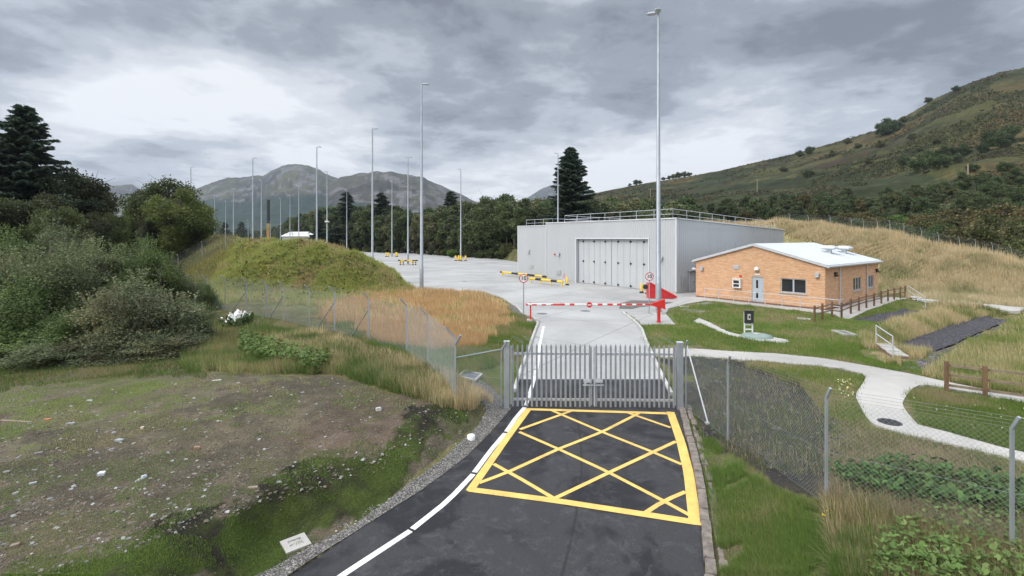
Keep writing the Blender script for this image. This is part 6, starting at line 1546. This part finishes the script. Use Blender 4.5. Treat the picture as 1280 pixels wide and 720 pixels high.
for px, top, Y, pr, wf, nm, lab in [
    (96,214,64,tA,1.0,'dark_tree','tall dark leafy tree beside the tallest spruce'), (66,226,60,tA,.9,'dark_tree','dark leafy tree close under the right side of the tallest spruce'),
    (118,250,66,tB,.6,'round_tree','smaller olive tree at the right end of the dark group'), (135,268,62,tB,.5,'round_tree','low olive tree sloping down towards the gap with the grey hill'),
    (38,246,52,tA,.9,'dark_tree','brown green tree below the tallest spruce'), (8,252,50,tB,.8,'round_tree','olive tree at the picture edge under the spruces'), (110,268,54,tA,.7,'dark_tree','low dark tree in front of the small olive tree'),
    (78,262,50,tB,.75,'round_tree','olive tree with a flat crown in front of the dark leafy trees'), (-30,255,48,tA,.9,'dark_tree','dark tree cut by the picture edge under the spruces'),
    (212,228,86,tB,1.0,'round_tree','large rounded dark olive tree with mast tops showing above it'), (186,240,88,tB,.7,'round_tree','olive tree at the left side of the rounded pair'),
    (162,262,84,tC,.5,'round_tree','smaller pale olive tree left of the rounded pair'), (224,240,78,tC,1.02,'round_tree','yellow green rounded tree in front of the large dark olive one'),
    (245,262,80,tC,.7,'round_tree','low yellow green tree at the right foot of the rounded pair'), (190,268,78,tA,.6,'dark_tree','dark low tree under the rounded pair')]:
    X, s = at(px, top, Y, pr['ph']); place(pr, X, Y, s, px*.37, nm, lab, 'tree'); o = [q for q in COL.objects if q.get('label') == lab][0]; o.scale = (wf*1.0, wf*1.0, s) if s < wf else (s*wf, s*wf, s)
# -- belt of birches behind the yard
tl = [(250,288),(300,290),(345,286),(380,269),(400,263),(430,257),(470,256),(500,259),(530,263),(560,258),(580,257),(610,252),(640,247),(680,250),(700,253),(745,251),(790,250),(830,252),(860,250)]
yl_ = ([250,345,440,520,600,645,700,760,860], [262,236,204,172,140,126,122,120,110])
random.seed(4); cnt = 0
for row, (dY, dT, stp) in enumerate(((0, 9, 9.5), (7, 4, 10.5), (15, 0, 11))):
    px = 262+row*3
    while px < 868:
        Y = np.interp(px, *yl_)+dY+random.uniform(-2, 2); top = np.interp(px, *zip(*tl))+dT+random.uniform(-3.5, 5.5); k = random.choice([0, 0, 1, 1, 2, 3]); X, s = at(px, top, Y, bel[k]['ph'])
        far = px < 350; lab = 'small far tree in the low line at the foot of the blue mountain slope' if far else ('birch tree in the dense wood along the far edge of the yard' if px < 650 else 'birch tree in the wood that rises behind the grey hall roof')
        if s > .2:
            place(bel[k], X, Y, s, random.uniform(0, 6), 'birch_tree', lab, 'tree', 'small far trees below the blue slope' if far else ('birches along the far edge of the yard' if px < 650 else 'birches behind the grey hall')); cnt += 1
            o = list(COL.objects)[-1]
        px += stp*random.uniform(.8, 1.25)*(.75 if px < 420 else 1)*(126/np.interp(px, *yl_))**.4
for px, top, Y, w, lab in [(432.5,239,205,1.15,'dark pine standing above the birch wood beside a far mast'), (476,240,195,1.2,'dark rounded conifer above the birch wood between two masts'), (563,238,165,1.15,'dark conifer above the birch wood left of the slim mast'), (582,251,160,1.,'small dark conifer tip right of the slim mast'),
                         (281,277,240,1.1,'small far conifer left of a thin mast below the blue slope'), (301.5,276.5,240,1.25,'small far pointed conifer below the blue slope'), (310,285,235,.9,'smallest far conifer below the blue slope'), (399,262,200,1.,'dark conifer in the birch wood behind the white shed')]:
    X, s = at(px, top, Y, 13); place(cS, X, Y, s, px, 'pine_tree', lab, 'tree'); o = [q for q in COL.objects if q.get('label') == lab][0]; o.scale = (s*w*1.2, s*w*1.2, s)
# -- scrub along the foot of the wood
sh = [broad('shrub', 4, 2.6, 6000, .20, [(.075,.085,.03), (.095,.10,.035)], 41, K=22, low=.02, stems=3, dens=.36), broad('shrub', 4, 2.9, 6000, .20, [(.115,.085,.035), (.09,.08,.03), (.07,.07,.028)], 42, K=22, low=.02, stems=3, dens=.36),
      broad('shrub', 4, 2.7, 6000, .20, [(.045,.065,.022), (.06,.08,.026)], 43, K=22, low=.02, stems=3, dens=.36), broad('shrub', 4, 2.7, 6000, .20, [(.085,.145,.03), (.10,.165,.04)], 44, K=22, low=.02, stems=3, dens=.36)]
for i in range(26):
    px = random.uniform(440, 650); Y = np.interp(px, *yl_)-random.uniform(3.5, 7); X = (px-HX)/F*Y; place(sh[random.choice([0, 0, 2, 2])], X, Y, random.uniform(.35, .75), random.uniform(0, 6), 'shrub', 'low shrub on the grass bank at the foot of the birch wood', 'shrub', 'low shrubs at the foot of the birch wood')
X, Y = (565-HX)/F*137, 137.; place(sh[3], X, Y, .62, 1, 'shrub', 'bright green shrub on the bank near the three yellow bollards', 'shrub')
# -- woods and scrub at the foot of the hill, behind the gold bank
for i in range(240):
    px = random.uniform(862, 1296); f = random.random(); Y = np.interp(px, [862, 985, 1100, 1330], [108, 92, 76, 62])+f**1.1*np.interp(px, [862, 1000, 1330], [95, 120, 100]); X = (px-HX)/F*Y
    lower = px > 1080 and f < .45
    if lower: k = random.choice([1, 1, 0, 2]); pr, nm, s = sh[k], 'shrub', random.uniform(1.0, 1.75)
    elif random.random() < .55: k = random.choice([0, 1, 3, 3]); pr, nm, s = bel[k], 'birch_tree', random.uniform(.55, .9)
    else: pr, nm, s = sh[random.choice([0, 2, 2, 1])], 'shrub', random.uniform(.9, 1.5)
    lab = {'shrub': 'brown green shrub in the scrub behind the golden bank', 'birch_tree': 'dark tree in the wood at the foot of the big hill'}[nm]
    place(pr, X, Y, s, random.uniform(0, 6), nm, lab, 'tree' if nm != 'shrub' else 'shrub', 'trees at the foot of the big hill' if nm != 'shrub' else 'scrub behind the golden bank')
for px, py, Y, s, k, lab in [(1106,240,120,1.35,3,'bright green bush among the dark scrub on the hill foot'), (1122,232,128,1.1,3,'smaller bright green bush up the slope from the other bright one'), (1130,246,115,1.1,3,'bright green bush lowest of three on the hill foot'), (1090,250,110,.9,0,'olive bush beside the bright green bushes')]:
    X = (px-HX)/F*Y; place(sh[k], X, Y, s, px, 'shrub', lab, 'bush')
# -- single bushes out on the hillside
hb = [(1110,168,2.4),(1105,170,2.0),(1118,166,1.8),(1160,207,2.2),(1182,200,2.0),(1150,214,2.0),(1175,213,2.3),(1240,182,2.4),(1252,186,2.4),(1262,176,2.2),(1228,192,1.6),(1195,205,1.4),(1100,185,1.1),(1140,175,1.0),(1060,180,1.0),(1040,196,1.0),(1072,186,.9),
      (1130,153,1.0),(1195,116,1.0),(1012,193,1.2),(1000,196,1.0),(1205,195,1.8),(1150,190,.9),(1170,180,.9),(1085,205,1.0),(1130,208,1.3),(1255,215,1.5),(1215,216,1.3),(980,215,1.0),(1010,222,1.2)]
mh = (HY-DPY)
for px, py, s in hb:
    X, Y, Z = G(px, py+2)
    if not np.isfinite(Y[0]): X, Y, Z = G(px, py+6)
    Yv = float(Y[0]) if np.isfinite(Y[0]) else 300.
    # the hill is convex here: find where the sight line meets it
    best = None
    for Yk in np.arange(90, 640, 2.):
        Xk = (px-HX)/F*Yk
        if Hf(Xk, Yk) >= CZ+(HY-py)/F*Yk: best = Yk; break
    if best is None: best = 560.
    Xk = (px-HX)/F*best; place(sh[2] if s > 1.3 else sh[random.choice([0, 2])], Xk, best, s*best/300, random.uniform(0, 6), 'shrub', 'dark bush growing alone or in a small clump on the open hillside', 'bush', 'dark bushes on the open hillside')
for px, Yk, s in [(836,600,1.3),(842,605,1.6),(848,610,1.9),(855,610,1.8),(861,612,1.3),(829,600,1.1),(795,560,1.7),(800,565,1.3),(787,560,1.0),(1112,455,1.2),(1160,435,1.5),(748,260,1.2),(756,270,1.0),(740,250,1.2)]:
    X = (px-HX)/F*Yk; best = max(((Hf((px-HX)/F*y, y)-CZ)/y, y) for y in np.arange(250, 700, 5.))[1] if Yk > 300 else Yk; X = (px-HX)/F*best
    place(sh[random.choice([0, 2])], X, best, s, random.uniform(0, 6), 'shrub', 'small dark bush standing on the skyline of the hill', 'bush', 'bushes on the hill skyline')
for o in COL.objects:
    if o.type == 'EMPTY' and 'label' not in o and o.parent is None: print('UNUSED', o.name)
# bracken, heather and rushes that roughen the hillside
n = 38000; px = rng.uniform(740, 1300, n); py = rng.uniform(84, 275, n); ok = py > np.interp(px, SKY_R[:, 0], SKY_R[:, 1])+1; px, py = px[ok], py[ok]
Yh = np.full(len(px), np.nan)
for Yk in np.arange(92, 640, 3.0):
    und = np.isnan(Yh)
    if not und.any(): break
    X = (px[und]-HX)/F*Yk; hit = hill(X, np.full(X.shape, Yk)) >= CZ+(HY-py[und])/F*Yk; d = Yh[und]; d[hit] = Yk-1.5*rng.random(hit.sum()); Yh[und] = d
ok = np.isfinite(Yh); Yh = Yh[ok]; X = (px[ok]-HX)/F*Yh; q = fbm(X, Yh, 34, 4, 61)+.35*(fbm(X, Yh, 9, 3, 62)-.5); k = q > .50; X, Yh = X[k], Yh[k]; qq = fbm(X, Yh, 50, 3, 64)
n = len(X); sz_ = (.35+.55*rng.random(n))*np.clip(Yh/260, .5, 1.8); Z = Hall(X, Yh)+sz_*.25; P = np.repeat(np.stack([X, Yh, Z], 1), 5, 0)+rng.normal(0, 1, (n*5, 3))*np.repeat(sz_, 5)[:, None]*np.array([.9, .9, .28])
pal = np.array([(.050,.056,.020), (.064,.058,.024), (.072,.052,.026), (.038,.047,.017), (.080,.075,.030)]); ci = np.where(qq < .45, rng.choice([0, 3, 3, 1], n), np.where(qq < .55, rng.choice([0, 1, 4], n), rng.choice([1, 2, 2, 4], n)))
C = np.repeat(pal[ci]*rng.uniform(.7, 1.3, n)[:, None], 5, 0)
o = leaves_mesh('bracken', P, 1.0, C, None, m_leaf, asp=1.2, up=1.0)
Vv = np.empty(len(o.data.vertices)*3, np.float32); o.data.vertices.foreach_get('co', Vv); Vv = Vv.reshape(-1, 4, 3); cen = Vv.mean(1, keepdims=True); Vv = cen+(Vv-cen)*np.repeat(sz_, 5)[:, None, None]*.9; o.data.vertices.foreach_set('co', Vv.ravel()); o.data.update()
meta(o, 'brown and green bracken and heather patches over the big hillside', 'bracken', kind='stuff')
leafy('broad_weeds', 'dark weed clumps scattered over the round mound', *scatter([(300,302),(400,304),(470,330),(515,358),(400,378),(330,378),(280,360)], 2600), .13, (.1, .5), [(.06,.09,.025),(.09,.13,.03),(.11,.10,.04)])

# ------------------------------------------------------------------ labels that tell look-alike plants apart by what stands near them
LMK = {'yard': [(268,'the mast nearest the round trees'),(283,'the thinnest far mast'),(292,'the paired far mast'),(316,'the mast behind the mound top'),(336,'the drilling mast'),(351,'the shed\'s far end'),(366,'the white shed roof'),(396,'the mast before the shed'),(409,'the mast with white ring'),
        (433,'the dark pine and its mast'),(466,'the mast at the mound foot'),(490,'the far mast with bollards'),(510,'the mast with striped guards'),(527,'the mast behind orange grass'),(576,'the slim mast with bollards'),(612,'the gap before the hall'),(645,'the hall\'s left corner')],
 'hall': [(660,'the hall\'s left corner'),(697,'the mast behind the hall'),(713,'the lone spruce'),(745,'the lone spruce\'s right side'),(775,'the big folding doors'),(823,'the nearest mast'),(862,'the hall\'s right corner')],
 'bank': [(862,'the hall corner'),(885,'the brick office\'s left end'),(915,'the office\'s wall vent'),(946,'the crossarm pole'),(985,'the hall\'s far end'),(1020,'the bank fence start'),(1050,'the roof cowls'),(1098,'the office\'s right end'),(1118,'the bright green bushes'),(1150,'the stair top'),(1183,'the first stock fence posts'),(1210,'the plain wooden pole'),(1240,'the middle of the stock fence'),(1275,'the picture edge'),(1320,'the picture edge')],
 'hill': [(748,'the lone spruce'),(795,'the far tiny pole'),(823,'the nearest mast'),(855,'the hall corner'),(946,'the crossarm pole'),(1010,'the office roof'),(1060,'the roof cowls'),(1110,'the steep skyline step'),(1150,'the large bush clump'),(1210,'the plain wooden pole'),(1250,'the upper bush clump')]}
GRP = {'birches along the far edge of the yard': ('yard', 'far yard birch'), 'birches behind the grey hall': ('hall', 'birch behind hall roof'), 'small far trees below the blue slope': ('yard', 'small far tree'),
       'trees at the foot of the big hill': ('bank', 'hill foot tree'), 'scrub behind the golden bank': ('bank', 'brown shrub past bank'), 'dark bushes on the open hillside': ('hill', 'dark hillside bush'),
       'bushes on the hill skyline': ('hill', 'skyline bush'), 'low shrubs at the foot of the birch wood': ('yard', 'low bank shrub')}
byg = {}
for o in COL.objects:
    if o.parent is None and o.get('group') in GRP: byg.setdefault(o['group'], []).append(o)
for g_, os_ in byg.items():
    lm, base = GRP[g_]; ys_ = {}
    for o in os_: px = HX+F*o.location.x/o.location.y; l_ = min(LMK[lm], key=lambda q: abs(q[0]-px)); ys_.setdefault((l_[1], 'left' if px < l_[0]-3 else 'right' if px > l_[0]+3 else 'mid'), []).append(o)
    for (lt, side), q in ys_.items():
        q.sort(key=lambda o: o.location.y); n = len(q); seen = {}
        for i, o in enumerate(q):
            r = '' if n == 1 else ('farthest' if i == n-1 else ['nearest', 'second nearest', 'third nearest', 'fourth nearest', 'fifth nearest', 'sixth nearest', 'seventh nearest', 'eighth nearest', 'ninth nearest', 'tenth nearest'][min(i, 9)])
            o['label'] = base+(', '+r if r else '')+', '+{'left': 'just left of ', 'right': 'just right of ', 'mid': 'in line with '}[side]+lt

# grass that creeps over the path and kerb edges
ex, ey = [], []
for P in (PATHW, PATH2, PATH3):
    q = resample(P+[P[0]], .012); ex.append(q[:, 0]+rng.normal(0, .07, len(q))); ey.append(q[:, 1]+rng.normal(0, .07, len(q)))
for P in (poly_road(E_RIGHT2[1:]), poly_road(E_LEFT2[1:]), off_):
    sgn = -1 if P[0][0] < 1.5 else 1; q = resample(P, .008); ex.append(q[:, 0]+sgn*(.2+np.abs(rng.normal(0, .08, len(q))))); ey.append(q[:, 1])
ex, ey = np.concatenate(ex), np.concatenate(ey); k = fbm(ex, ey, .7, 3, 91) > .44; ex, ey = ex[k], ey[k]
blades('edge_grass', 'ragged grass creeping over the path edges and kerbs', ex, ey, H(ex, ey), .12, .007, [(gr3,3),(gr1,3),(gr4,2),(tan_,2)], lean=.7)
